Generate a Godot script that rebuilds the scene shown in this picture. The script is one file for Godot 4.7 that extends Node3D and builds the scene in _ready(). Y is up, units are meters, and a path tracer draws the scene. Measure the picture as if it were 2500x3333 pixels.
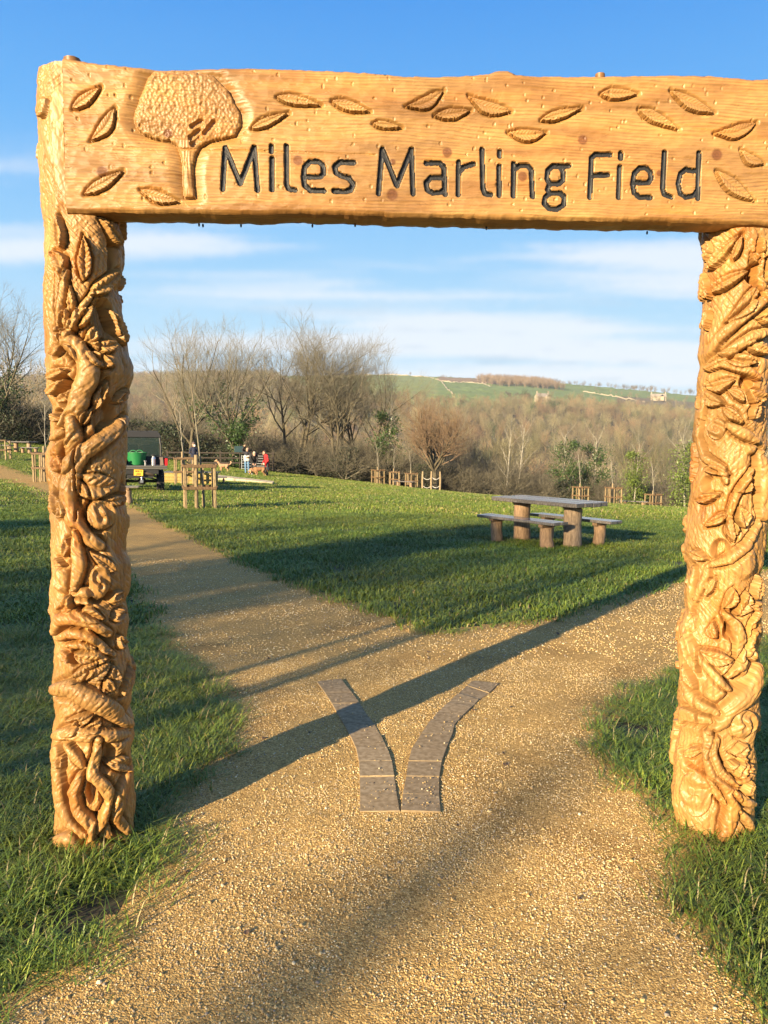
extends Node3D
# A carved timber gateway at the entrance of a field, seen on a low-sun winter day.

const YAW := 0.064
const ORIGIN := Vector3(0.129, 0, -3.062)
const BEAM_TOP := [-1.302, 2.94, -1.257, 2.936, -1.174, 2.925, -1.049, 2.919, -0.965, 2.917, -0.796, 2.924, -0.668, 2.929, -0.497, 2.932, -0.325, 2.934, -0.247, 2.932, -0.225, 2.936, -0.207, 2.932, -0.107, 2.926, -0.097, 2.924, 0.052, 2.928, 0.158, 2.937, 0.229, 2.946, 0.268, 2.958, 0.3, 2.961, 0.327, 2.947, 0.407, 2.944, 0.677, 2.954, 0.904, 2.966, 1.088, 2.971, 1.162, 2.967, 1.227, 2.964, 1.281, 2.968, 1.32, 2.968]
const BEAM_BOT := [-1.283, 2.41, -1.101, 2.414, -0.844, 2.419, -0.585, 2.422, -0.454, 2.43, -0.145, 2.429, -0.162, 2.426, 0.151, 2.43, 0.513, 2.432, 0.882, 2.438, 1.068, 2.438, 1.285, 2.436, 1.332, 2.436]
const BEAM_LEAVES := [-1.261, 2.763, -1.161, 2.843, 0.045, -1.199, 2.654, -1.11, 2.771, 0.045, -1.227, 2.471, -1.09, 2.558, 0.046, -1.031, 2.493, -0.895, 2.457, 0.045, -0.631, 2.719, -0.497, 2.778, 0.039, -0.54, 2.831, -0.381, 2.809, 0.043, -0.342, 2.824, -0.204, 2.793, 0.045, -0.192, 2.752, -0.088, 2.74, 0.032, -0.074, 2.812, 0.067, 2.868, 0.045, 0.033, 2.785, 0.165, 2.812, 0.045, 0.155, 2.857, 0.314, 2.805, 0.046, 0.305, 2.735, 0.449, 2.74, 0.045, 0.428, 2.786, 0.582, 2.835, 0.041, 0.648, 2.886, 0.79, 2.892, 0.048, 0.795, 2.838, 0.95, 2.769, 0.048, 0.911, 2.906, 1.084, 2.834, 0.048, 1.087, 2.758, 1.25, 2.8, 0.048, 1.19, 2.705, 1.282, 2.651, 0.038, 1.101, 2.624, 1.256, 2.523, 0.054]
const TREE := [-0.973, 2.909, -0.923, 2.904, -0.885, 2.899, -0.838, 2.909, -0.771, 2.9, -0.747, 2.879, -0.712, 2.849, -0.695, 2.813, -0.671, 2.772, -0.67, 2.731, -0.691, 2.696, -0.739, 2.682, -0.783, 2.672, -0.816, 2.651, -0.835, 2.617, -0.842, 2.583, -0.843, 2.533, -0.837, 2.474, -0.874, 2.471, -0.88, 2.531, -0.879, 2.582, -0.885, 2.623, -0.897, 2.652, -0.922, 2.67, -0.969, 2.673, -1.011, 2.685, -1.04, 2.709, -1.05, 2.738, -1.043, 2.771, -1.027, 2.812, -1.012, 2.846, -0.997, 2.883]
const SLOTS := [-0.842, 2.72, -0.81, 2.739, -0.848, 2.681, -0.819, 2.707, -0.841, 2.658, -0.814, 2.691, -0.8, 2.694, -0.766, 2.737]
const CRACK := [-1.294, 2.639, -1.164, 2.641, -1.012, 2.637, -0.876, 2.639, -0.756, 2.641, -0.584, 2.643, -0.183, 2.642]
const KNOTS := [-0.465, 2.614, 0.018, -1.162, 2.552, 0.021, -0.929, 2.692, 0.016, -0.12, 2.504, 0.021, 0.363, 2.583, 0.018, 0.586, 2.722, 0.018, 1.1, 2.685, 0.021, 0.881, 2.611, 0.011, 0.081, 2.66, 0.018, -0.12, 2.619, 0.011]
const SPOTS := [-0.205, 2.646, 0.014, -0.02, 2.739, 0.016, -0.013, 2.716, 0.02, 0.304, 2.724, 0.009, 1.049, 2.824, 0.021, 1.102, 2.519, 0.014, 0.997, 2.562, 0.016, -0.204, 2.644, 0.013, -0.137, 2.567, 0.009]
const LETTERS := [[[-0.736, 2.505, -0.726, 2.652, -0.673, 2.526, -0.622, 2.655, -0.611, 2.506]],
	[[-0.558, 2.617, -0.559, 2.508], [-0.56, 2.661, -0.56, 2.642]],
	[[-0.506, 2.663, -0.505, 2.528, -0.498, 2.513, -0.475, 2.509]],
	[[-0.37, 2.51, -0.419, 2.51, -0.44, 2.527, -0.445, 2.56, -0.44, 2.594, -0.421, 2.611, -0.391, 2.613, -0.374, 2.6, -0.371, 2.573, -0.382, 2.559, -0.444, 2.557]],
	[[-0.262, 2.613, -0.313, 2.612, -0.331, 2.597, -0.326, 2.574, -0.304, 2.564, -0.279, 2.557, -0.263, 2.537, -0.272, 2.516, -0.296, 2.509, -0.333, 2.511]],
	[[-0.17, 2.507, -0.158, 2.664, -0.103, 2.537, -0.051, 2.667, -0.043, 2.51]],
	[[0.004, 2.62, 0.053, 2.622, 0.07, 2.607, 0.076, 2.511], [0.074, 2.57, 0.023, 2.57, 0.005, 2.55, 0.01, 2.525, 0.031, 2.514, 0.059, 2.518, 0.074, 2.531]],
	[[0.124, 2.627, 0.125, 2.511], [0.125, 2.588, 0.144, 2.611, 0.179, 2.622]],
	[[0.21, 2.675, 0.216, 2.538, 0.225, 2.518, 0.246, 2.514]],
	[[0.275, 2.617, 0.278, 2.514], [0.276, 2.67, 0.276, 2.653]],
	[[0.329, 2.628, 0.331, 2.512], [0.329, 2.605, 0.353, 2.623, 0.38, 2.623, 0.396, 2.609, 0.403, 2.513]],
	[[0.536, 2.626, 0.475, 2.624, 0.458, 2.608, 0.456, 2.577, 0.468, 2.561, 0.5, 2.561, 0.518, 2.578, 0.515, 2.608, 0.503, 2.624], [0.466, 2.559, 0.459, 2.539, 0.47, 2.528, 0.506, 2.529, 0.524, 2.515, 0.522, 2.487, 0.498, 2.47, 0.466, 2.472, 0.448, 2.49, 0.452, 2.512, 0.467, 2.525]],
	[[0.62, 2.516, 0.622, 2.659, 0.635, 2.671, 0.693, 2.673], [0.622, 2.596, 0.686, 2.599]],
	[[0.73, 2.629, 0.73, 2.519], [0.731, 2.679, 0.732, 2.661]],
	[[0.852, 2.523, 0.81, 2.522, 0.789, 2.538, 0.782, 2.569, 0.787, 2.608, 0.805, 2.627, 0.832, 2.629, 0.848, 2.615, 0.852, 2.592, 0.842, 2.576, 0.783, 2.575]],
	[[0.898, 2.687, 0.897, 2.559, 0.905, 2.535, 0.932, 2.527]],
	[[1.031, 2.689, 1.035, 2.523], [1.031, 2.624, 0.984, 2.628, 0.964, 2.613, 0.957, 2.575, 0.967, 2.54, 0.989, 2.528, 1.017, 2.535, 1.032, 2.551]]]
const LP := [-1.289, 0.162, -1.285, 0.162, -1.285, 0.16, -1.284, 0.159, -1.284, 0.158, -1.285, 0.158, -1.288, 0.16, -1.289, 0.159, -1.29, 0.158, -1.291, 0.157, -1.285, 0.161, -1.285, 0.159, -1.284, 0.155, -1.285, 0.14, -1.283, 0.15, -1.282, 0.155, -1.279, 0.157, -1.277, 0.155, -1.278, 0.15, -1.28, 0.146, -1.28, 0.139, -1.287, 0.151, -1.285, 0.156, -1.288, 0.153, -1.293, 0.149, -1.285, 0.154, -1.28, 0.156, -1.278, 0.156, -1.277, 0.155, -1.282, 0.148, -1.283, 0.146, -1.279, 0.148, -1.277, 0.15, -1.279, 0.15, -1.282, 0.146, -1.284, 0.148, -1.284, 0.152, -1.283, 0.153, -1.281, 0.153, -1.278, 0.152, -1.271, 0.146, -1.273, 0.147, -1.273, 0.147, -1.268, 0.144, -1.275, 0.154, -1.268, 0.16, -1.262, 0.165, -1.263, 0.164, -1.271, 0.157, -1.274, 0.155, -1.276, 0.155, -1.28, 0.152, -1.283, 0.148, -1.283, 0.147, -1.288, 0.141, -1.282, 0.146, -1.279, 0.147, -1.275, 0.15, -1.274, 0.149, -1.274, 0.147, -1.277, 0.147, -1.278, 0.148, -1.279, 0.149, -1.28, 0.15, -1.28, 0.15, -1.281, 0.151, -1.281, 0.151, -1.281, 0.151, -1.281, 0.151, -1.281, 0.151, -1.281, 0.151, -1.282, 0.152, -1.282, 0.151, -1.28, 0.15, -1.275, 0.145]
const RP := [1.294, 0.174, 1.294, 0.179, 1.287, 0.183, 1.286, 0.182, 1.285, 0.181, 1.284, 0.18, 1.284, 0.18, 1.282, 0.177, 1.278, 0.17, 1.275, 0.162, 1.282, 0.164, 1.283, 0.174, 1.293, 0.171, 1.284, 0.173, 1.281, 0.174, 1.282, 0.174, 1.282, 0.174, 1.281, 0.173, 1.276, 0.169, 1.272, 0.167, 1.278, 0.169, 1.284, 0.17, 1.29, 0.163, 1.293, 0.159, 1.289, 0.16, 1.286, 0.16, 1.283, 0.157, 1.285, 0.146, 1.287, 0.153, 1.282, 0.162, 1.282, 0.161, 1.282, 0.16, 1.282, 0.159, 1.287, 0.157, 1.289, 0.156, 1.288, 0.155, 1.286, 0.153, 1.287, 0.148, 1.284, 0.141, 1.28, 0.136, 1.285, 0.147, 1.275, 0.147, 1.277, 0.145, 1.279, 0.144, 1.28, 0.142, 1.28, 0.14, 1.281, 0.139, 1.283, 0.138, 1.286, 0.138, 1.276, 0.14, 1.276, 0.14, 1.276, 0.14, 1.28, 0.142, 1.286, 0.144, 1.288, 0.145, 1.286, 0.147, 1.284, 0.147, 1.283, 0.147, 1.286, 0.147, 1.284, 0.146, 1.279, 0.144, 1.274, 0.143, 1.274, 0.142, 1.274, 0.142, 1.274, 0.142, 1.274, 0.142, 1.274, 0.142, 1.274, 0.142, 1.274, 0.142, 1.274, 0.142, 1.274, 0.143, 1.276, 0.145, 1.277, 0.146, 1.278, 0.147, 1.279, 0.147]
const LF := [[2, 0.05, [0.112, 1.676, 0.082, 0]],
	[2, 0.053, [0.126, 2.029, 0.088, 0]],
	[2, 0.047, [-0.059, 1.77, 0.059, 0]],
	[2, 0.029, [0.173, 2.288, 0.094, 0]],
	[2, 0.07, [0.085, 1.314, 0.065, 0]],
	[2, 0.035, [-0.097, 1.674, 0.035, 0]],
	[2, 0.032, [0.012, 0.951, 0.025, 0]],
	[2, 0.023, [-0.03, 0.771, 0.032, 0]],
	[2, 0.044, [0.104, 0.829, 0.038, 0]],
	[2, 0.044, [0.09, 0.367, 0.057, 0]],
	[2, 0.022, [0.032, 0.242, 0.044, 0]],
	[2, 0.022, [0.035, 0.135, 0.025, 0]],
	[2, 0.032, [0.138, 0.087, 0.057, 0]],
	[2, 0.057, [0.098, 0.997, 0.025, 0]],
	[3, 0.035, [0.036, 1.816, 0.07, 0]],
	[3, 0.044, [-0.078, 1.071, 0.057, 0]],
	[3, 0.057, [0.067, 0.616, 0.038, 0]],
	[1, 0.056, [0.056, 2.171, 0.045, 2.335]],
	[1, 0.044, [-0.026, 2.175, -0.082, 2.283]],
	[1, 0.041, [-0.045, 2.284, -0.055, 2.402]],
	[1, 0.053, [0.068, 2.116, 0.217, 2.239]],
	[1, 0.047, [0.215, 2.321, 0.109, 2.396]],
	[1, 0.047, [-0.003, 1.999, 0.087, 2.089]],
	[1, 0.053, [-0.003, 1.988, 0.002, 2.159]],
	[1, 0.041, [-0.073, 1.981, -0.011, 2.071]],
	[1, 0.047, [0.217, 1.952, 0.147, 2.084]],
	[1, 0.044, [0.026, 1.944, 0.086, 2.006]],
	[1, 0.041, [0.048, 1.939, 0.171, 1.957]],
	[1, 0.059, [0.037, 1.911, 0.126, 1.865]],
	[1, 0.041, [-0.13, 1.763, -0.052, 1.815]],
	[1, 0.044, [-0.133, 1.822, -0.04, 1.854]],
	[1, 0.035, [-0.085, 1.73, -0.012, 1.779]],
	[1, 0.044, [0.062, 1.698, 0.108, 1.82]],
	[1, 0.035, [0.014, 1.646, 0.06, 1.721]],
	[1, 0.035, [0.155, 1.733, 0.217, 1.795]],
	[1, 0.035, [-0.138, 1.684, -0.064, 1.668]],
	[1, 0.088, [-0.009, 1.464, 0.159, 1.419]],
	[1, 0.044, [-0.003, 1.447, 0.054, 1.375]],
	[1, 0.035, [-0.098, 1.308, -0.105, 1.412]],
	[1, 0.041, [-0.095, 1.299, -0.049, 1.372]],
	[1, 0.035, [0.101, 1.367, 0.217, 1.379]],
	[1, 0.041, [-0.095, 1.898, -0.063, 1.954]],
	[1, 0.035, [-0.03, 1.938, -0.001, 1.883]],
	[1, 0.032, [-0.052, 1.157, -0.049, 1.23]],
	[1, 0.048, [0.132, 1.096, 0.044, 1.182]],
	[1, 0.028, [-0.114, 1.148, -0.059, 1.125]],
	[1, 0.048, [-0.088, 0.948, -0.028, 1.013]],
	[1, 0.063, [0.012, 0.951, 0.105, 0.913]],
	[1, 0.057, [-0.044, 0.793, 0.125, 0.77]],
	[1, 0.051, [-0.049, 0.677, 0.064, 0.761]],
	[1, 0.048, [0.015, 0.686, 0.112, 0.751]],
	[1, 0.054, [0.073, 0.616, 0.136, 0.735]],
	[1, 0.042, [0.166, 0.593, 0.217, 0.716]],
	[1, 0.044, [-0.075, 0.522, 0.058, 0.552]],
	[1, 0.035, [-0.073, 0.468, -0.013, 0.528]],
	[1, 0.051, [0.217, 0.275, 0.102, 0.354]],
	[1, 0.044, [0.137, 0.904, 0.217, 0.941]],
	[1, 0.044, [0.16, 0.842, 0.217, 0.791]],
	[1, 0.038, [0.005, 0.483, 0.09, 0.533]],
	[1, 0.038, [-0.117, 0.338, -0.068, 0.388]],
	[1, 0.032, [0.086, 0.691, 0.117, 0.628]],
	[0, 0.036, [-0.064, 1.981, 0.007, 1.93, 0.035, 1.872, 0.033, 1.805, 0.004, 1.731, -0.027, 1.663, -0.07, 1.595, -0.09, 1.543]],
	[0, 0.026, [-0.021, 1.669, -0.013, 1.601, -0.019, 1.527, -0.041, 1.486]],
	[0, 0.031, [0.217, 1.671, 0.109, 1.602, 0.028, 1.55, -0.01, 1.504, -0.021, 1.435, -0.037, 1.372, -0.019, 1.302, 0.022, 1.239, 0.09, 1.198]],
	[0, 0.018, [-0.136, 1.6, -0.054, 1.623]],
	[0, 0.014, [-0.017, 2.202, -0.033, 2.114, -0.066, 1.992]],
	[0, 0.013, [0.084, 2.128, 0.02, 2.049, -0.033, 1.971]],
	[0, 0.017, [-0.032, 1.025, 0.028, 1.022, 0.091, 1.016]],
	[0, 0.024, [-0.131, 0.862, -0.081, 0.917, -0.009, 0.929, 0.054, 0.898, 0.119, 0.854]],
	[0, 0.019, [-0.104, 0.84, -0.039, 0.867, 0.028, 0.858, 0.081, 0.82, 0.136, 0.773]],
	[0, 0.013, [-0.059, 0.818, 0.001, 0.824, 0.058, 0.805]],
	[0, 0.033, [-0.138, 0.637, -0.045, 0.655, 0.023, 0.616, 0.117, 0.558, 0.217, 0.468]],
	[0, 0.025, [-0.142, 0.453, -0.05, 0.478, 0.035, 0.47, 0.193, 0.443]],
	[0, 0.022, [0.06, 0.45, 0.055, 0.374, 0.039, 0.31, 0.084, 0.257, 0.111, 0.198, 0.074, 0.134, 0.025, 0.07, 0.018, -0.022]],
	[0, 0.022, [-0.006, 0.31, -0.034, 0.246, -0.03, 0.169, 0.02, 0.122, 0.022, 0.063]],
	[0, 0.015, [-0.062, 0.427, -0.025, 0.388, 0.005, 0.349]],
	[0, 0.022, [0.217, 0.295, 0.145, 0.204, 0.126, 0.12, 0.181, 0.041]],
	[0, 0.025, [-0.122, 0.402, -0.105, 0.286, -0.105, 0.189, -0.065, 0.111, -0.007, 0.074]],
	[0, 0.025, [-0.158, 0.021, -0.065, 0.052, -0.015, -0.014]],
	[0, 0.023, [0.041, 0.03, 0.077, -0.004, 0.148, -0.018]],
	[0, 0.023, [-0.021, 1.041, 0.005, 1.145, -0.012, 1.248]],
	[4, 0.059, [0.092, 1.314, 0.056, 0]],
	[4, 0.035, [-0.084, 1.503, 0.032, 0]],
	[4, 0.042, [0.076, 1.059, 0.067, 0]],
	[4, 0.032, [0.165, 0.991, 0.029, 0]]]
const RF := [[2, 0.035, [-0.019, 2.251, 0.035, 0]],
	[2, 0.035, [-0.018, 1.844, 0.029, 0]],
	[2, 0.023, [-0.217, 1.785, 0.047, 0]],
	[2, 0.035, [-0.171, 1.442, 0.035, 0]],
	[2, 0.024, [-0.038, 0.87, 0.042, 0]],
	[2, 0.038, [-0.005, 0.948, 0.032, 0]],
	[2, 0.038, [-0.086, 1.184, 0.044, 0]],
	[2, 0.044, [0, 0.664, 0.038, 0]],
	[2, 0.025, [0.071, 0.86, 0.044, 0]],
	[3, 0.035, [0.015, 1.588, 0.026, 0]],
	[3, 0.07, [0.003, 1.141, 0.076, 0]],
	[3, 0.051, [-0.075, 0.614, 0.057, 0]],
	[1, 0.047, [-0.217, 2.288, -0.076, 2.401]],
	[1, 0.035, [-0.105, 2.31, -0.065, 2.404]],
	[1, 0.047, [0.002, 2.301, 0.022, 2.392]],
	[1, 0.035, [-0.034, 2.328, 0.003, 2.29]],
	[1, 0.05, [-0.207, 2.196, -0.029, 2.27]],
	[1, 0.053, [-0.125, 2.066, 0.006, 2.208]],
	[1, 0.029, [-0.217, 2.171, -0.217, 2.223]],
	[1, 0.041, [0.047, 2.22, 0.052, 2.374]],
	[1, 0.055, [-0.144, 1.955, 0.025, 1.921]],
	[1, 0.047, [-0.027, 1.99, 0.092, 1.947]],
	[1, 0.041, [-0.217, 1.833, -0.067, 1.846]],
	[1, 0.05, [-0.022, 1.815, 0.086, 1.781]],
	[1, 0.047, [0.013, 1.702, 0.044, 1.771]],
	[1, 0.044, [-0.109, 1.746, -0.016, 1.679]],
	[1, 0.047, [-0.217, 1.825, -0.11, 1.752]],
	[1, 0.041, [-0.217, 1.373, -0.102, 1.408]],
	[1, 0.044, [-0.073, 1.327, -0.159, 1.274]],
	[1, 0.041, [-0.047, 1.414, 0.017, 1.478]],
	[1, 0.035, [-0.024, 1.764, -0.102, 1.82]],
	[1, 0.047, [0.007, 2.085, 0.077, 2.12]],
	[1, 0.035, [-0.217, 2.137, -0.217, 2.049]],
	[1, 0.035, [-0.067, 1.483, -0.201, 1.506]],
	[1, 0.047, [0.002, 1.274, -0.034, 1.362]],
	[1, 0.051, [-0.039, 1.227, -0.066, 1.319]],
	[1, 0.044, [-0.217, 1.162, -0.136, 1.147]],
	[1, 0.044, [-0.075, 0.948, -0.021, 1.035]],
	[1, 0.047, [-0.024, 0.917, 0.035, 1.023]],
	[1, 0.044, [0.066, 0.985, 0.098, 1.091]],
	[1, 0.057, [-0.141, 0.776, -0.003, 0.744]],
	[1, 0.057, [-0.217, 0.83, -0.141, 0.666]],
	[1, 0.044, [-0.179, 0.324, -0.094, 0.374]],
	[1, 0.066, [-0.034, 0.286, 0.106, 0.306]],
	[1, 0.047, [0.003, 0.357, 0.068, 0.394]],
	[1, 0.035, [0.039, 0.96, 0.102, 0.973]],
	[1, 0.038, [-0.107, 1.073, -0.137, 0.986]],
	[1, 0.038, [0.042, 0.81, 0.091, 0.733]],
	[1, 0.038, [0.018, 0.252, 0.073, 0.349]],
	[1, 0.038, [-0.151, 0.602, -0.217, 0.704]],
	[1, 0.035, [0.067, 0.166, 0.097, 0.244]],
	[1, 0.038, [-0.11, 0.898, -0.081, 0.823]],
	[0, 0.019, [-0.217, 1.917, -0.147, 2.01, -0.058, 2.084, 0.021, 2.153, 0.069, 2.203]],
	[0, 0.018, [-0.217, 1.909, -0.096, 1.961, 0.004, 2.018, 0.097, 2.042]],
	[0, 0.016, [-0.217, 1.9, -0.139, 1.921, -0.024, 1.889, 0.04, 1.861]],
	[0, 0.015, [-0.217, 1.841, -0.217, 1.757, -0.217, 1.688]],
	[0, 0.015, [-0.217, 1.688, -0.217, 1.609, -0.205, 1.552, -0.106, 1.506, -0.084, 1.454]],
	[0, 0.02, [-0.083, 1.678, -0.018, 1.645, 0.039, 1.619]],
	[0, 0.033, [0.062, 1.565, 0.085, 1.496, 0.091, 1.415, 0.089, 1.322]],
	[0, 0.014, [0.024, 1.507, -0.013, 1.455, -0.047, 1.397, -0.067, 1.327, -0.039, 1.227]],
	[0, 0.013, [0.01, 2.318, 0.006, 2.235, 0.047, 2.153]],
	[0, 0.016, [-0.136, 1.119, -0.052, 1.15, 0.014, 1.209, 0.072, 1.295]],
	[0, 0.021, [-0.217, 1.097, -0.217, 1.017, -0.217, 0.924]],
	[0, 0.015, [-0.141, 1.119, -0.155, 1.035, -0.188, 0.967]],
	[0, 0.019, [-0.069, 0.929, -0.02, 0.885, 0.011, 0.822, 0.02, 0.747]],
	[0, 0.016, [0.097, 0.948, 0.06, 0.891, 0.055, 0.81, 0.026, 0.721, -0.026, 0.671]],
	[0, 0.015, [-0.217, 0.839, -0.159, 0.761, -0.078, 0.678, -0.018, 0.617]],
	[0, 0.033, [0.121, 0.701, 0.073, 0.619, 0.016, 0.569, -0.044, 0.505, -0.082, 0.454]],
	[0, 0.021, [-0.217, 0.616, -0.147, 0.551, -0.066, 0.525]],
	[0, 0.024, [-0.217, 0.456, -0.209, 0.488, -0.1, 0.487]],
	[0, 0.029, [-0.093, 0.435, -0.08, 0.351, -0.057, 0.273, -0.003, 0.207, 0.013, 0.122, -0.029, -0.003]],
	[0, 0.013, [-0.058, 0.419, -0.063, 0.351, -0.034, 0.279, 0.018, 0.233, 0.104, 0.251]],
	[0, 0.016, [-0.217, 0.327, -0.176, 0.275, -0.074, 0.228, -0.024, 0.149]],
	[0, 0.016, [0.017, 0.194, 0.067, 0.147, 0.115, 0.126]],
	[0, 0.014, [0.038, 0.114, 0.074, 0.067, 0.101, 0.021]],
	[0, 0.013, [0.045, 0.797, 0.073, 0.847, 0.106, 0.866]],
	[4, 0.039, [-0.129, 1.663, 0.042, 0]],
	[4, 0.037, [-0.204, 0.874, 0.04, 0]],
	[4, 0.06, [0.041, 0.478, 0.06, 0]],
	[4, 0.063, [-0.127, 0.17, 0.095, 0]]]
const PATH := [-1.06, -1.881, -1, -2.022, -0.881, -2.132, -0.836, -2.363, -0.744, -2.534, -0.787, -2.946, -0.853, -3.076, -0.855, -3.206, -0.855, -3.548, -0.782, -4.009, -1.021, -4.772, -1.478, -5.606, -2.128, -6.98, -2.796, -8.436, -4.939, -12.911, -9.172, -20.961, -12.045, -25.673, -14.862, -29.675, -22.281, -33.748, -25.919, -39.294, -19.779, -39.546, -13.79, -31.288, -9.11, -23.901, -6.173, -19.212, -3.216, -12.95, -1.417, -9.388, -0.621, -7.963, 0.223, -6.86, 0.348, -6.358, 0.526, -6.418, 1.605, -7, 2.968, -8.484, 3.833, -9.497, 5.433, -10.569, 9.03, -12.782, 5.449, -7.651, 3.293, -6.337, 2.199, -5.455, 1.492, -4.772, 1.21, -4.27, 1.118, -3.758, 1.164, -3.397, 1.237, -2.986, 1.08, -2.715, 1.045, -2.413, 1.049, -2.213, 1.076, -2.092, 1.1, -1.931, 1.35, -1.2, 1.6, 2, -1.9, 2, -1.7, -1.2]
const PAV_LL := [-0.091, -3.186, -0.096, -3.347, -0.104, -3.528, -0.113, -3.698, -0.135, -3.879, -0.168, -4.029, -0.208, -4.2, -0.256, -4.371, -0.306, -4.561, -0.365, -4.762, -0.435, -4.983]
const PAV_LR := [0.082, -3.196, 0.072, -3.357, 0.063, -3.538, 0.053, -3.708, 0.029, -3.879, -0.003, -4.05, -0.041, -4.23, -0.085, -4.371, -0.136, -4.572, -0.193, -4.772, -0.28, -5.053]
const PAV_RL := [0.087, -3.196, 0.098, -3.357, 0.118, -3.538, 0.134, -3.708, 0.158, -3.879, 0.216, -4.08, 0.27, -4.26, 0.334, -4.431, 0.407, -4.602, 0.487, -4.792, 0.558, -4.953, 0.611, -5.053]
const PAV_RR := [0.259, -3.187, 0.264, -3.347, 0.278, -3.538, 0.302, -3.708, 0.342, -3.889, 0.386, -4.07, 0.415, -4.23, 0.477, -4.381, 0.548, -4.531, 0.606, -4.672, 0.686, -4.802, 0.78, -5.003]

var M := {}
var names := {}
var path_poly := PackedVector2Array()
var n_fine := FastNoiseLite.new()
var n_cell := FastNoiseLite.new()
var n_broad := FastNoiseLite.new()
var n_facet := FastNoiseLite.new()


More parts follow.
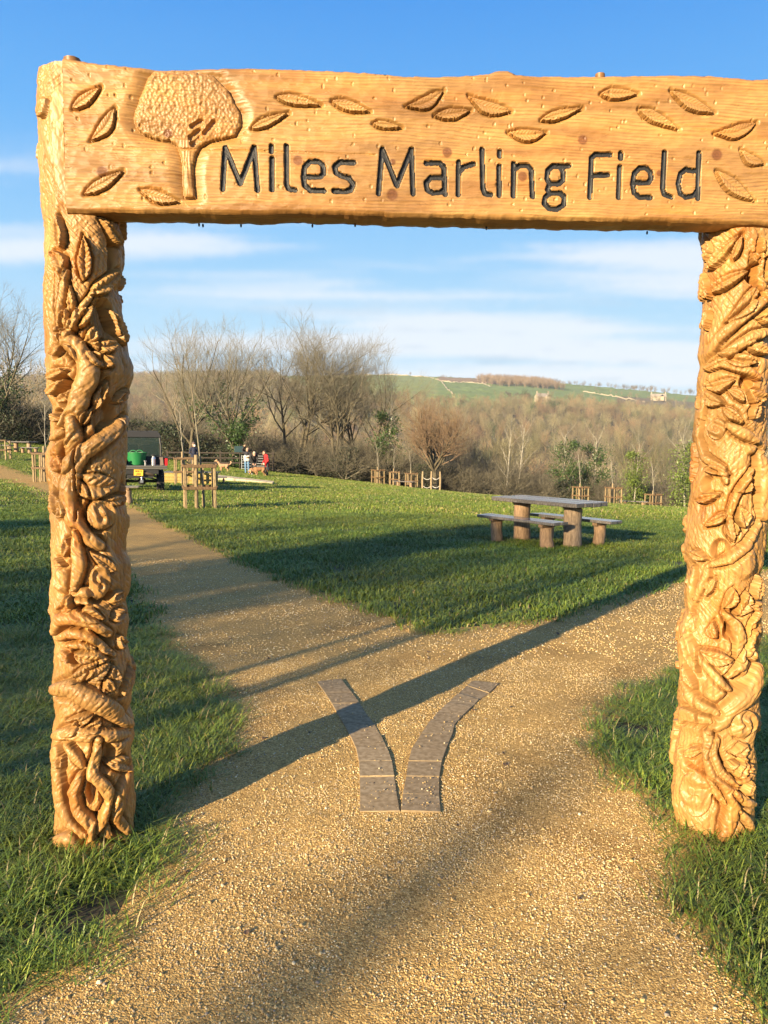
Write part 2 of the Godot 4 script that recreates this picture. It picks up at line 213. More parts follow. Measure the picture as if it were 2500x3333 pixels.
# ------------------------------------------------------------------ mesh builder
class B:
	var v := PackedVector3Array()
	var n := PackedVector3Array()
	var c := PackedColorArray()
	var uv := PackedVector2Array()
	var col := Color(1, 1, 1)

	func tri(a: Vector3, b: Vector3, d: Vector3, na: Vector3, nb: Vector3, nd: Vector3) -> void:
		# clockwise front faces: the normal is (d - a) x (b - a)
		if (d - a).cross(b - a).dot(na + nb + nd) < 0.0:
			v.append(a); v.append(d); v.append(b)
			n.append(na); n.append(nd); n.append(nb)
		else:
			v.append(a); v.append(b); v.append(d)
			n.append(na); n.append(nb); n.append(nd)
		for i in 3:
			c.append(col)

	func flat(a: Vector3, b: Vector3, d: Vector3) -> void:
		var nn := (d - a).cross(b - a).normalized()
		v.append(a); v.append(b); v.append(d)
		for i in 3:
			n.append(nn); c.append(col)

	func quad(a: Vector3, b: Vector3, d: Vector3, e: Vector3, nn: Vector3) -> void:
		tri(a, b, d, nn, nn, nn)
		tri(a, d, e, nn, nn, nn)

	# a hexahedron: four bottom corners and four top corners in the same order
	func hexa(lo: Array, hi: Array) -> void:
		var mid := Vector3.ZERO
		for i in 4:
			mid += lo[i] + hi[i]
		mid /= 8.0
		var fs := [[hi[0], hi[1], hi[2], hi[3]], [lo[0], lo[1], lo[2], lo[3]]]
		for i in 4:
			var j := (i + 1) % 4
			fs.append([lo[i], lo[j], hi[j], hi[i]])
		for f in fs:
			var nn: Vector3 = (f[2] - f[0]).cross(f[3] - f[1]).normalized()
			if nn.dot((f[0] + f[1] + f[2] + f[3]) / 4.0 - mid) < 0:
				nn = -nn
			quad(f[0], f[1], f[2], f[3], nn)

	# a box with small chamfers along its edges
	func box(p: Vector3, s: Vector3, t := Basis.IDENTITY, ch := 0.0) -> void:
		var h := s * 0.5
		if ch <= 0.0:
			var lo := []
			var hi := []
			for q in [[-1, -1], [1, -1], [1, 1], [-1, 1]]:
				lo.append(p + t * Vector3(h.x * q[0], -h.y, h.z * q[1]))
				hi.append(p + t * Vector3(h.x * q[0], h.y, h.z * q[1]))
			hexa(lo, hi)
			return
		var k := [h.x, h.y, h.z]
		for a in 3:
			var b1 := (a + 1) % 3
			var b2 := (a + 2) % 3
			for sg in [-1.0, 1.0]:
				var f := []
				for q in [[-1, -1], [1, -1], [1, 1], [-1, 1]]:
					var w := [0.0, 0.0, 0.0]
					w[a] = k[a] * sg
					w[b1] = (k[b1] - ch) * q[0]
					w[b2] = (k[b2] - ch) * q[1]
					f.append(p + t * Vector3(w[0], w[1], w[2]))
				var nn := [0.0, 0.0, 0.0]
				nn[a] = sg
				quad(f[0], f[1], f[2], f[3], t * Vector3(nn[0], nn[1], nn[2]))
			# the four edges that run along axis a
			for s1 in [-1.0, 1.0]:
				for s2 in [-1.0, 1.0]:
					var e := []
					for q in [[-1.0, 0], [1.0, 0], [1.0, 1], [-1.0, 1]]:
						var w := [0.0, 0.0, 0.0]
						w[a] = (k[a] - ch) * q[0]
						w[b1] = (k[b1] - (ch if q[1] else 0.0)) * s1
						w[b2] = (k[b2] - (0.0 if q[1] else ch)) * s2
						e.append(p + t * Vector3(w[0], w[1], w[2]))
					var nn := [0.0, 0.0, 0.0]
					nn[b1] = s1
					nn[b2] = s2
					quad(e[0], e[1], e[2], e[3], (t * Vector3(nn[0], nn[1], nn[2])).normalized())
		for sx in [-1.0, 1.0]:
			for sy in [-1.0, 1.0]:
				for sz in [-1.0, 1.0]:
					var nn := (t * Vector3(sx, sy, sz)).normalized()
					tri(p + t * Vector3(h.x * sx, (h.y - ch) * sy, (h.z - ch) * sz), p + t * Vector3((h.x - ch) * sx, h.y * sy, (h.z - ch) * sz), p + t * Vector3((h.x - ch) * sx, (h.y - ch) * sy, h.z * sz), nn, nn, nn)

	# a tube along points; ends closed when the radius there is not zero
	func tube(ps: Array, rs: Array, sides := 6, caps := true) -> void:
		var rings := []
		var dirs := []
		var ref := Vector3(0.31, 0.17, 0.93)
		for i in ps.size():
			var d: Vector3 = (ps[mini(i + 1, ps.size() - 1)] - ps[maxi(i - 1, 0)]).normalized()
			var s := d.cross(ref)
			if s.length() < 0.2:
				s = d.cross(Vector3(0.9, 0.1, -0.3))
			s = s.normalized()
			ref = s.cross(d).normalized()
			var ring := []
			for k in sides:
				var a := TAU * k / sides
				ring.append(s * cos(a) + ref * sin(a))
			rings.append(ring)
			dirs.append(d)
		for i in ps.size() - 1:
			var p0: Vector3 = ps[i]
			var p1: Vector3 = ps[i + 1]
			for k in sides:
				var k2 := (k + 1) % sides
				var a0: Vector3 = rings[i][k]
				var a1: Vector3 = rings[i][k2]
				var b0: Vector3 = rings[i + 1][k]
				var b1: Vector3 = rings[i + 1][k2]
				if rs[i] > 0.0:
					tri(p0 + a0 * rs[i], p0 + a1 * rs[i], p1 + b1 * rs[i + 1], a0, a1, b1)
				if rs[i + 1] > 0.0:
					tri(p0 + a0 * rs[i], p1 + b1 * rs[i + 1], p1 + b0 * rs[i + 1], a0, b1, b0)
		if caps:
			for e in [0, ps.size() - 1]:
				if rs[e] > 0.0:
					var nn: Vector3 = dirs[e] * (-1.0 if e == 0 else 1.0)
					for k in range(1, sides - 1):
						tri(ps[e] + rings[e][0] * rs[e], ps[e] + rings[e][k] * rs[e], ps[e] + rings[e][k + 1] * rs[e], nn, nn, nn)

	# a lathe round the y axis: [radius, height] pairs
	func lathe(pr: Array, at := Vector3.ZERO, sides := 20, t := Basis.IDENTITY) -> void:
		for i in pr.size() - 1:
			var dy: float = pr[i + 1][1] - pr[i][1]
			var dr: float = pr[i + 1][0] - pr[i][0]
			for k in sides:
				var q := []
				for e in [[k, i], [k + 1, i], [k + 1, i + 1], [k, i + 1]]:
					var a: float = TAU * e[0] / sides
					q.append([at + t * Vector3(cos(a) * pr[e[1]][0], pr[e[1]][1], sin(a) * pr[e[1]][0]), (t * Vector3(cos(a) * dy, -dr, sin(a) * dy)).normalized()])
				tri(q[0][0], q[1][0], q[2][0], q[0][1], q[1][1], q[2][1])
				tri(q[0][0], q[2][0], q[3][0], q[0][1], q[2][1], q[3][1])

	func mesh(m: Material) -> ArrayMesh:
		var a := []
		a.resize(Mesh.ARRAY_MAX)
		a[Mesh.ARRAY_VERTEX] = v
		a[Mesh.ARRAY_NORMAL] = n
		a[Mesh.ARRAY_COLOR] = c
		if uv.size() == v.size():
			a[Mesh.ARRAY_TEX_UV] = uv
		var am := ArrayMesh.new()
		am.add_surface_from_arrays(Mesh.PRIMITIVE_TRIANGLES, a)
		am.surface_set_material(0, m)
		return am


# ------------------------------------------------------------------ carved height field
class HF:
	var x0: float
	var y0: float
	var dx: float
	var dy: float
	var nx: int
	var ny: int
	var d := PackedFloat32Array()
	var id := PackedInt32Array()

	func setup(ax: float, bx: float, ay: float, by: float, cx: int, cy: int) -> void:
		x0 = ax; y0 = ay; nx = cx; ny = cy
		dx = (bx - ax) / (cx - 1)
		dy = (by - ay) / (cy - 1)
		d.resize(cx * cy)
		id.resize(cx * cy)

	func span(a: float, b: float, c: float, e: float) -> Array:
		return [clampi(int((a - x0) / dx), 0, nx - 1), clampi(int((b - x0) / dx) + 1, 0, nx - 1), clampi(int((c - y0) / dy), 0, ny - 1), clampi(int((e - y0) / dy) + 1, 0, ny - 1)]

	# distance from every node near a polyline to it; returns [span, distances, share along]
	func dist(pts: Array, reach: float, taper := false) -> Array:
		var lo := Vector2(1e9, 1e9)
		var hi := -lo
		for p in pts:
			lo = lo.min(p)
			hi = hi.max(p)
		var s := span(lo.x - reach, hi.x + reach, lo.y - reach, hi.y + reach)
		var w: int = s[1] - s[0] + 1
		var h: int = s[3] - s[2] + 1
		var o := PackedFloat32Array()
		o.resize(w * h)
		o.fill(1e9)
		var fat := PackedFloat32Array()
		fat.resize(w * h)
		var last := float(pts.size() - 1)
		for k in pts.size() - 1:
			var a: Vector2 = pts[k]
			var ab: Vector2 = pts[k + 1] - a
			var l2 := maxf(ab.length_squared(), 1e-9)
			var q := span(minf(a.x, a.x + ab.x) - reach, maxf(a.x, a.x + ab.x) + reach, minf(a.y, a.y + ab.y) - reach, maxf(a.y, a.y + ab.y) + reach)
			for j in range(q[2], q[3] + 1):
				for i in range(q[0], q[1] + 1):
					var p := Vector2(x0 + i * dx, y0 + j * dy) - a
					var g := clampf(p.dot(ab) / l2, 0.0, 1.0)
					var e := (p - ab * g).length()
					var thick := 1.0
					if taper:
						thick = 0.42 + 0.62 * pow(sin(PI * (0.04 + 0.92 * (k + g) / last)), 0.6)
						e /= thick
					var at: int = (j - s[2]) * w + i - s[0]
					if e < o[at]:
						o[at] = e
						fat[at] = thick
		return [s, o, w, fat]

	# a rounded raised vine with a cut beside it
	func vine(pts: Array, hw: float, h: float, cut: float) -> void:
		var r := dist(pts, hw * 1.9, true)
		var s: Array = r[0]
		for j in range(s[2], s[3] + 1):
			for i in range(s[0], s[1] + 1):
				var t: float = r[1][(j - s[2]) * r[2] + i - s[0]] / hw
				var at := j * nx + i
				if t < 1.0:
					var k: float = r[3][(j - s[2]) * r[2] + i - s[0]]
					d[at] = maxf(d[at] * 0.35, -0.014) + h * k * (pow(1.0 - t * t * 0.97, 0.62) + 0.05 * cos(t * 11.0) * t)
				elif t < 1.9:
					d[at] -= cut * pow(1.0 - (t - 1.0) / 0.9, 1.6)

	# a leaf in relief: a folded blade with a midrib and veins, the ground round it cut back
	func leaf(a: Vector2, b: Vector2, w: float, h: float, cut: float, rim: float, mark := 0) -> void:
		var ab := b - a
		var l := ab.length()
		var u := ab / l
		var nn := Vector2(-u.y, u.x)
		var vary := sin(a.x * 37.0 + a.y * 91.0)
		var s := span(minf(a.x, b.x) - w, maxf(a.x, b.x) + w, minf(a.y, b.y) - w, maxf(a.y, b.y) + w)
		for j in range(s[2], s[3] + 1):
			for i in range(s[0], s[1] + 1):
				var p := Vector2(x0 + i * dx, y0 + j * dy) - a
				var t := p.dot(u) / l
				var bend := sin(t * (3.2 + vary) - 0.3) * w * (0.12 + 0.16 * vary)
				var q := p.dot(nn) + bend
				var half := 0.0
				if t > 0.0 and t < 1.0:
					half = w * (0.5 + 0.06 * vary) * pow(sin(PI * pow(t, 0.9 + 0.22 * vary)), 1.05)
				var e := absf(q) - half
				if t < 0.0:
					e = Vector2(q, t * l).length()
				elif t > 1.0:
					e = Vector2(q, (t - 1.0) * l).length()
				var at := j * nx + i
				if e < 0.0 and half > 0.0:
					var f := absf(q) / half
					var up := h * (0.55 + 0.45 * f) * (1.0 - 0.5 * pow(f, 6.0)) * minf(1.0, (1.0 - t) * 5.0 + 0.25)
					up -= 0.30 * h * exp(-pow(q / (0.045 * w + 0.0012), 2.0))
					up += 0.12 * h * sin((t * l - absf(q) * 0.9) / (w * 0.17) * TAU * 0.55) * minf(1.0, f * 3.0)
					d[at] = maxf(d[at] * 0.3, -0.010) + up
					if mark > 0:
						id[at] = mark
				elif e < rim:
					d[at] -= cut * pow(1.0 - maxf(e, 0.0) / rim, 1.5)

	func hollow(p: Vector2, rx: float, ry: float, depth: float) -> void:
		var s := span(p.x - rx, p.x + rx, p.y - ry, p.y + ry)
		for j in range(s[2], s[3] + 1):
			for i in range(s[0], s[1] + 1):
				var q := Vector2((x0 + i * dx - p.x) / rx, (y0 + j * dy - p.y) / ry).length()
				if q < 1.0:
					d[j * nx + i] -= depth * minf(1.0, (1.0 - q * q) * 1.6)

	# a rose: turned petals round a centre
	func rose(p: Vector2, rx: float, ry: float, h: float) -> void:
		var s := span(p.x - rx * 1.2, p.x + rx * 1.2, p.y - ry * 1.2, p.y + ry * 1.2)
		for j in range(s[2], s[3] + 1):
			for i in range(s[0], s[1] + 1):
				var o := Vector2((x0 + i * dx - p.x) / rx, (y0 + j * dy - p.y) / ry)
				var q := o.length()
				if q < 1.0:
					var turn := 0.5 + 0.5 * sin(q * 7.0 + 1.6 * sin(atan2(o.y, o.x) * 2.0 + p.y * 30.0) + atan2(o.y, o.x))
					d[j * nx + i] = -0.014 + h * (0.35 + 0.65 * turn) * (1.0 - 0.4 * q)
				elif q < 1.2:
					d[j * nx + i] -= 0.012 * (1.2 - q) / 0.2


# ------------------------------------------------------------------ naming and tagging
func numbered(called: String) -> String:
	names[called] = names.get(called, -1) + 1
	return called if names[called] == 0 else "%s_%03d" % [called, names[called]]


func tag(o: Node, label: String, category: String, group := "", kind := "") -> Node:
	if label:
		o.set_meta("label", label)
	if category:
		o.set_meta("category", category)
	if group:
		o.set_meta("group", group)
	if kind:
		o.set_meta("kind", kind)
	return o


func thing(called: String, label: String, category: String, at := Vector3.ZERO, turn := 0.0, group := "") -> Node3D:
	var o := Node3D.new()
	o.name = numbered(called)
	add_child(o)
	o.position = at
	o.rotation.y = turn
	tag(o, label, category, group)
	return o


func part(called: String, m: Mesh, parent: Node, label := "") -> MeshInstance3D:
	var o := MeshInstance3D.new()
	o.name = numbered(called) if parent == self else called
	o.mesh = m
	parent.add_child(o, true)
	if label:
		o.set_meta("label", label)
	return o


func struct(called: String, m: Mesh, label := "") -> MeshInstance3D:
	var o := part(called, m, self)
	tag(o, label, "", "", "structure")
	return o


func copy(src: Node3D, called: String, label: String, at: Vector3, turn: float, group := "", sc := 1.0) -> Node3D:
	var o: Node3D = src.duplicate()
	o.name = numbered(called)
	add_child(o)
	o.position = at
	o.rotation = Vector3(0, turn, 0)
	o.scale = Vector3.ONE * sc
	o.set_meta("label", label)
	if group:
		o.set_meta("group", group)
	elif o.has_meta("group"):
		o.remove_meta("group")
	return o


func scatter(called: String, m: Mesh, xf: Array, cols: Array, label: String, parent: Node = self) -> MultiMeshInstance3D:
	var mm := MultiMesh.new()
	mm.transform_format = MultiMesh.TRANSFORM_3D
	mm.use_colors = true
	mm.mesh = m
	mm.instance_count = xf.size()
	for i in xf.size():
		mm.set_instance_transform(i, xf[i])
		mm.set_instance_color(i, cols[i])
	var o := MultiMeshInstance3D.new()
	o.name = numbered(called)
	o.multimesh = mm
	parent.add_child(o, true)
	tag(o, label, "", "", "stuff")
	return o


func mat(called: String, c: Color, rough := 0.8, metal := 0.0, vertex := false) -> StandardMaterial3D:
	var m := StandardMaterial3D.new()
	m.resource_name = called
	m.albedo_color = Color(c.r, c.g, c.b).linear_to_srgb()
	m.roughness = rough
	m.metallic = metal
	m.vertex_color_use_as_albedo = vertex
	M[called] = m
	return m


func noise(seed_: int, freq: float, kind := FastNoiseLite.TYPE_SIMPLEX_SMOOTH, oct := 4) -> FastNoiseLite:
	var f := FastNoiseLite.new()
	f.seed = seed_
	f.frequency = freq
	f.noise_type = kind
	f.fractal_octaves = oct
	return f


func noise_tex(f: FastNoiseLite, size: int, lo: Color, hi: Color, mid := Color(-1, 0, 0)) -> NoiseTexture2D:
	var t := NoiseTexture2D.new()
	t.width = size
	t.height = size
	t.seamless = true
	t.noise = f
	var g := Gradient.new()
	g.set_color(0, lo)
	g.set_color(1, hi)
	if mid.r >= 0.0:
		g.add_point(0.5, mid)
	t.color_ramp = g
	return t


func ss(a: float, b: float, x: float) -> float:
	var t := clampf((x - a) / (b - a), 0.0, 1.0)
	return t * t * (3.0 - 2.0 * t)


func pick(table: Array, x: float) -> float:
	for i in table.size() - 1:
		if x <= table[i + 1][0]:
			return lerpf(table[i][1], table[i + 1][1], clampf((x - table[i][0]) / (table[i + 1][0] - table[i][0]), 0.0, 1.0))
	return table[-1][1]


# ------------------------------------------------------------------ the lie of the land
const CREST := [[-1.2, 0.052], [-0.5, 0.0705], [-0.3, 0.078], [0.0, 0.0855], [0.18, 0.0805], [0.3, 0.0715], [0.4, 0.0645], [0.5, 0.060], [1.2, 0.05]]
# metres along the line of a bearing at which the wood on the far slope ends and the open fields begin
const WOOD_END := [[-1.2, 1500.0], [-0.16, 1480.0], [-0.1, 860.0], [-0.03, 780.0], [0.12, 765.0], [0.17, 800.0], [0.2, 840.0], [0.3, 850.0], [0.42, 860.0], [0.5, 900.0], [1.2, 900.0]]


func field_h(x: float, d: float) -> float:
	var q := clampf(d, 0.0, 66.0) / 50.0
	var w := clampf(x, -50.0, 50.0) / 20.0
	return -1.708 * q * q + 0.39 * q * q * q - 2.332 * w * q * q + 0.754 * w * q * q * q - 0.0197 * w * w * q * q


func gh(x: float, z: float) -> float:
	var d := -z
	if d <= 66.0:
		var b := field_h(x, d)
		return b
	var k := field_h(x, 66.0)
	if d < 280.0:
		var t := (d - 66.0) / 214.0
		return lerpf(k, -48.0, 0.5 - 0.5 * cos(PI * pow(t, 0.85)))
	var bearing := x / d
	var top := pick(CREST, bearing) * 1400.0 + 1.6
	if d < 1400.0:
		var t := (d - 280.0) / 1120.0
		return lerpf(-48.0, top, pow(t, 0.8) * (1.0 - pow(1.0 - t, 6.0) * 0.3)) + 2.5 * n_broad.get_noise_2d(x * 0.12, d * 0.12)
	return top - 0.03 * (d - 1400.0)


func on(x: float, z: float) -> Vector3:
	return Vector3(x, gh(x, z), z)


# ------------------------------------------------------------------ everything, in order
func _ready() -> void:
	var cam := Camera3D.new()
	cam.name = "camera"
	cam.fov = 67.38
	cam.near = 0.05
	cam.far = 6000.0
	cam.position = Vector3(0, 1.6, 0)
	cam.basis = Basis(Vector3.RIGHT, deg_to_rad(-5.24)) * Basis(Vector3.BACK, deg_to_rad(0.6))
	add_child(cam)
	cam.current = true

	var env := Environment.new()
	env.background_mode = Environment.BG_SKY
	env.tonemap_mode = Environment.TONE_MAPPER_LINEAR
	env.tonemap_exposure = 3.3
	env.sdfgi_enabled = true
	env.ssao_enabled = true
	env.ssil_enabled = true
	env.fog_enabled = true
	env.fog_density = 0.00011
	env.fog_light_color = Color(0.86, 0.92, 1.0)
	var sky := Sky.new()
	sky.sky_material = make_sky()
	env.sky = sky
	var we := WorldEnvironment.new()
	we.name = "environment"
	we.environment = env
	add_child(we)

	var sun := DirectionalLight3D.new()
	sun.name = "sun"
	sun.light_energy = 1.6
	sun.light_color = Color(1.0, 0.90, 0.735)
	sun.light_angular_distance = 0.5
	sun.shadow_enabled = true
	var az := deg_to_rad(36.0)
	var el := deg_to_rad(15.0)
	var towards := Vector3(sin(az) * cos(el), -sin(el), -cos(az) * cos(el))
	add_child(sun)
	sun.look_at_from_position(-towards * 50.0, Vector3.ZERO, Vector3.UP)

	setup()
	build_ground()
	build_path()
	build_far_hill()
	build_woods()
	print("land ", Time.get_ticks_msec())
	build_grass()
	build_gravel()
	build_pavers()
	print("grass ", Time.get_ticks_msec())
	build_arch()
	print("arch ", Time.get_ticks_msec())
	build_field_edge()
	print("trees ", Time.get_ticks_msec())
	build_furniture()
	build_truck()
	build_people()
	print("done ", Time.get_ticks_msec())


func make_sky() -> PanoramaSkyMaterial:
	var w := 1536
	var h := 768
	var im := Image.create(w, h, false, Image.FORMAT_RGBF)
	var f := noise(11, 0.55, FastNoiseLite.TYPE_SIMPLEX_SMOOTH, 6)
	f.domain_warp_enabled = true
	f.domain_warp_amplitude = 0.7
	f.domain_warp_frequency = 0.35
	var g := noise(5, 0.16, FastNoiseLite.TYPE_SIMPLEX_SMOOTH, 3)
	var s := noise(23, 1.0, FastNoiseLite.TYPE_SIMPLEX_SMOOTH, 4)
	var stops := [[0.0, Vector3(0.68, 0.81, 0.92)], [3.0, Vector3(0.64, 0.80, 0.925)], [8.0, Vector3(0.46, 0.72, 0.93)], [14.0, Vector3(0.29, 0.59, 0.92)], [21.0, Vector3(0.14, 0.44, 0.89)], [30.0, Vector3(0.062, 0.305, 0.81)], [50.0, Vector3(0.05, 0.20, 0.62)], [90.0, Vector3(0.035, 0.14, 0.48)]]
	var white := Vector3(0.84, 0.89, 0.95)
	for j in h:
		var e := 90.0 - 180.0 * (j + 0.5) / h
		var base: Vector3 = stops[0][1]
		for k in stops.size() - 1:
			if e >= stops[k][0]:
				base = stops[k][1].lerp(stops[k + 1][1], clampf((e - stops[k][0]) / (stops[k + 1][0] - stops[k][0]), 0, 1))
		var er := deg_to_rad(maxf(e, 0.0))
		var y := sin(er)
		var r := cos(er) / (y + 0.07)
		var amount := 0.66 * (1.0 - ss(17.0, 36.0, e)) + 0.15
		for i in w:
			var c := base
			if e > -0.5:
				var a := ((i + 0.5) / w - 0.5) * TAU
				var px := sin(a) * r
				var pz := -cos(a) * r
				var n1 := f.get_noise_2d(px * 0.5 + 3.1, pz * 2.3)
				var n2 := g.get_noise_2d(px * 0.8 + 40.0, pz * 2.2 - 7.0)
				var cover := clampf((n1 * 0.8 + n2 * 0.75 + 0.20) * 1.7, 0.0, 1.0)
				cover = cover * cover * (3.0 - 2.0 * cover) * amount
				# thin grey undersides low over the horizon
				var n3 := s.get_noise_2d(a * 5.0, e * 0.62)
				var bar := ss(0.22, 0.5, n3) * ss(0.5, 2.5, e) * (1.0 - ss(7.0, 12.0, e)) * 0.34
				c = c.lerp(white, cover)
				c = c.lerp(Vector3(0.43, 0.58, 0.74), bar)
			c *= 0.325
			im.set_pixel(i, j, Color(c.x, c.y, c.z))
	var p := PanoramaSkyMaterial.new()
	p.panorama = ImageTexture.create_from_image(im)
	return p


func setup() -> void:
	n_fine = noise(3, 1.0, FastNoiseLite.TYPE_SIMPLEX_SMOOTH, 3)
	n_cell = noise(9, 1.0, FastNoiseLite.TYPE_CELLULAR, 1)
	n_cell.cellular_return_type = FastNoiseLite.RETURN_DISTANCE
	n_facet = noise(9, 1.0, FastNoiseLite.TYPE_CELLULAR, 1)
	n_facet.cellular_return_type = FastNoiseLite.RETURN_CELL_VALUE
	n_broad = noise(4, 1.0, FastNoiseLite.TYPE_SIMPLEX_SMOOTH, 3)
	for i in range(0, PATH.size(), 2):
		path_poly.append(Vector2(PATH[i], PATH[i + 1]))
	# wood grain: long streaks and growth lines, bright enough to keep the timber's own colour
	var gw := 1024
	var gi := 256
	var im := Image.create(gw, gi, false, Image.FORMAT_RGB8)
	var a := noise(31, 1.0, FastNoiseLite.TYPE_SIMPLEX_SMOOTH, 3)
	for y in gi:
		for x in gw:
			var wob := a.get_noise_2d(x * 0.002, y * 0.009) * 15.0
			var line := 0.5 + 0.5 * sin(y * 1.25 + wob + a.get_noise_2d(x * 0.01 + 50.0, y * 0.05) * 2.0)
			line = pow(line, 3.0)
			var streak := a.get_noise_2d(x * 0.02, y * 0.6 + 200.0)
			var patch := a.get_noise_2d(x * 0.006 + 9.0, y * 0.02 - 30.0)
			var k := 0.93 - 0.17 * line * clampf(0.6 + 1.4 * patch, 0.1, 1.0) + 0.10 * streak + 0.12 * patch
			im.set_pixel(x, y, Color(clampf(k + 0.04, 0, 1), clampf(k * 0.985, 0, 1), clampf(k * 0.93, 0, 1)))
	var grain := ImageTexture.create_from_image(im)
	var w := mat("oiled_timber", Color(0.395, 0.243, 0.088), 0.46, 0.0, true)
	w.albedo_texture = grain
	w.metallic_specular = 0.45
	w = mat("black_paint", Color(0.012, 0.012, 0.012), 0.55, 0.0, true)
	# weathered boards, logs and stakes
	var wt := noise_tex(noise(41, 0.02, FastNoiseLite.TYPE_SIMPLEX_SMOOTH, 5), 256, Color(0.62, 0.60, 0.58), Color(1, 1, 1))
	for d in [["grey_board", Color(0.25, 0.235, 0.225), 0.15], ["log_wood", Color(0.42, 0.31, 0.205), 0.8], ["pale_stake", Color(0.38, 0.295, 0.17), 0.75], ["brown_stake", Color(0.20, 0.125, 0.06), 0.8], ["pale_timber", Color(0.50, 0.38, 0.18), 0.7], ["pale_board", Color(0.70, 0.60, 0.38), 0.7], ["dark_rail", Color(0.05, 0.038, 0.028), 0.85]]:
		var q := mat(d[0], d[1], d[2], 0.0, true)
		q.albedo_texture = wt
		q.uv1_triplanar = true
		q.uv1_scale = Vector3(6.0, 1.2, 6.0)
	M.grey_board.metallic_specular = 0.75
	var bark := noise_tex(noise(42, 0.03, FastNoiseLite.TYPE_SIMPLEX_SMOOTH, 4), 256, Color(0.55, 0.55, 0.5), Color(1, 1, 1))
	for d in [["bark", Color(0.15, 0.125, 0.08)], ["twig", Color(0.33, 0.295, 0.215)], ["pale_bark", Color(0.44, 0.405, 0.34)], ["olive_bark", Color(0.30, 0.265, 0.155)], ["red_twig", Color(0.30, 0.20, 0.125)]]:
		var q := mat(d[0], d[1], 0.9, 0.0, true)
		q.albedo_texture = bark
		q.uv1_triplanar = true
		q.uv1_scale = Vector3(2, 0.7, 2)
	for d in [["ivy_leaf", Color(0.045, 0.085, 0.018), 0.45], ["bright_ivy", Color(0.12, 0.17, 0.028), 0.5], ["grass_blade", Color(1, 1, 1), 0.55], ["dark_leaf", Color(0.035, 0.05, 0.018), 0.6]]:
		var q := mat(d[0], d[1], d[2], 0.0, true)
		q.backlight_enabled = true
		q.backlight = Color(0.35, 0.42, 0.16)
	mat("dead_leaf", Color(0.085, 0.05, 0.028), 0.7, 0.0, true)
	# soil and short turf under the blades
	var g := mat("turf", Color(1, 1, 1), 0.95, 0.0, true)
	g.albedo_texture = noise_tex(noise(51, 0.02, FastNoiseLite.TYPE_SIMPLEX_SMOOTH, 5), 512, Color(0.62, 0.62, 0.58), Color(1, 1, 0.96))
	g.uv1_triplanar = true
	g.uv1_world_triplanar = true
	g.uv1_scale = Vector3(0.45, 0.45, 0.45)
	# gravel: angular limestone chips
	var cell := noise(61, 0.05, FastNoiseLite.TYPE_CELLULAR, 1)
	cell.cellular_return_type = FastNoiseLite.RETURN_CELL_VALUE
	cell.cellular_jitter = 1.0
	var cdist := noise(61, 0.05, FastNoiseLite.TYPE_CELLULAR, 2)
	cdist.cellular_return_type = FastNoiseLite.RETURN_DISTANCE
	cdist.cellular_jitter = 1.0
	g = mat("gravel_ground", Color(0.63, 0.435, 0.17), 0.92, 0.0, true)
	g.albedo_texture = noise_tex(cell, 1024, Color(0.66, 0.62, 0.56), Color(1, 0.98, 0.93), Color(0.87, 0.83, 0.77))
	g.uv1_triplanar = true
	g.uv1_world_triplanar = true
	g.uv1_scale = Vector3(2.7, 2.7, 2.7)
	g.heightmap_enabled = true
	g.heightmap_texture = noise_tex(cdist, 1024, Color(1, 1, 1), Color(0, 0, 0))
	g.heightmap_scale = 0.38
	g.metallic_specular = 0.25
	mat("gravel_stone", Color(1, 1, 1), 0.85, 0.0, true)
	var st := mat("paver_stone", Color(0.40, 0.31, 0.19), 0.95, 0.0, true)
	st.metallic_specular = 0.2
	st.albedo_texture = noise_tex(noise(71, 0.03, FastNoiseLite.TYPE_SIMPLEX_SMOOTH, 5), 256, Color(0.75, 0.73, 0.70), Color(1, 1, 1))
	st.uv1_triplanar = true
	st.uv1_world_triplanar = true
	st.uv1_scale = Vector3(3, 3, 3)
	mat("cotswold_stone", Color(0.28, 0.24, 0.17), 0.9)
	mat("roof_tile", Color(0.24, 0.21, 0.17), 0.9)
	mat("dark_glass", Color(0.03, 0.035, 0.04), 0.15)
	mat("hill", Color(1, 1, 1), 0.95, 0.0, true)


func in_path(x: float, z: float) -> bool:
	return Geometry2D.is_point_in_polygon(Vector2(x, z), path_poly)


func grid_mesh(p: PackedVector3Array, nu: int, nv: int, m: Material, cols: PackedColorArray, uvs := PackedVector2Array(), wrap := false, skip := PackedInt32Array()) -> ArrayMesh:
	# normals from neighbouring nodes; front on the side of (along v) x (along u)
	var nn := grid_normals(p, nu, nv, wrap)
	var ix := PackedInt32Array()
	for j in nv - 1:
		for i in nu - 1:
			var a := j * nu + i
			if skip.size() and skip[a] != 0:
				continue
			var b := a + 1
			var c := a + nu
			var d := c + 1
			ix.append(a); ix.append(c); ix.append(b)
			ix.append(b); ix.append(c); ix.append(d)
	var arr := []
	arr.resize(Mesh.ARRAY_MAX)
	arr[Mesh.ARRAY_VERTEX] = p
	arr[Mesh.ARRAY_NORMAL] = nn
	arr[Mesh.ARRAY_COLOR] = cols
	if uvs.size():
		arr[Mesh.ARRAY_TEX_UV] = uvs
	arr[Mesh.ARRAY_INDEX] = ix
	var am := ArrayMesh.new()
	am.add_surface_from_arrays(Mesh.PRIMITIVE_TRIANGLES, arr)
	am.surface_set_material(0, m)
	return am


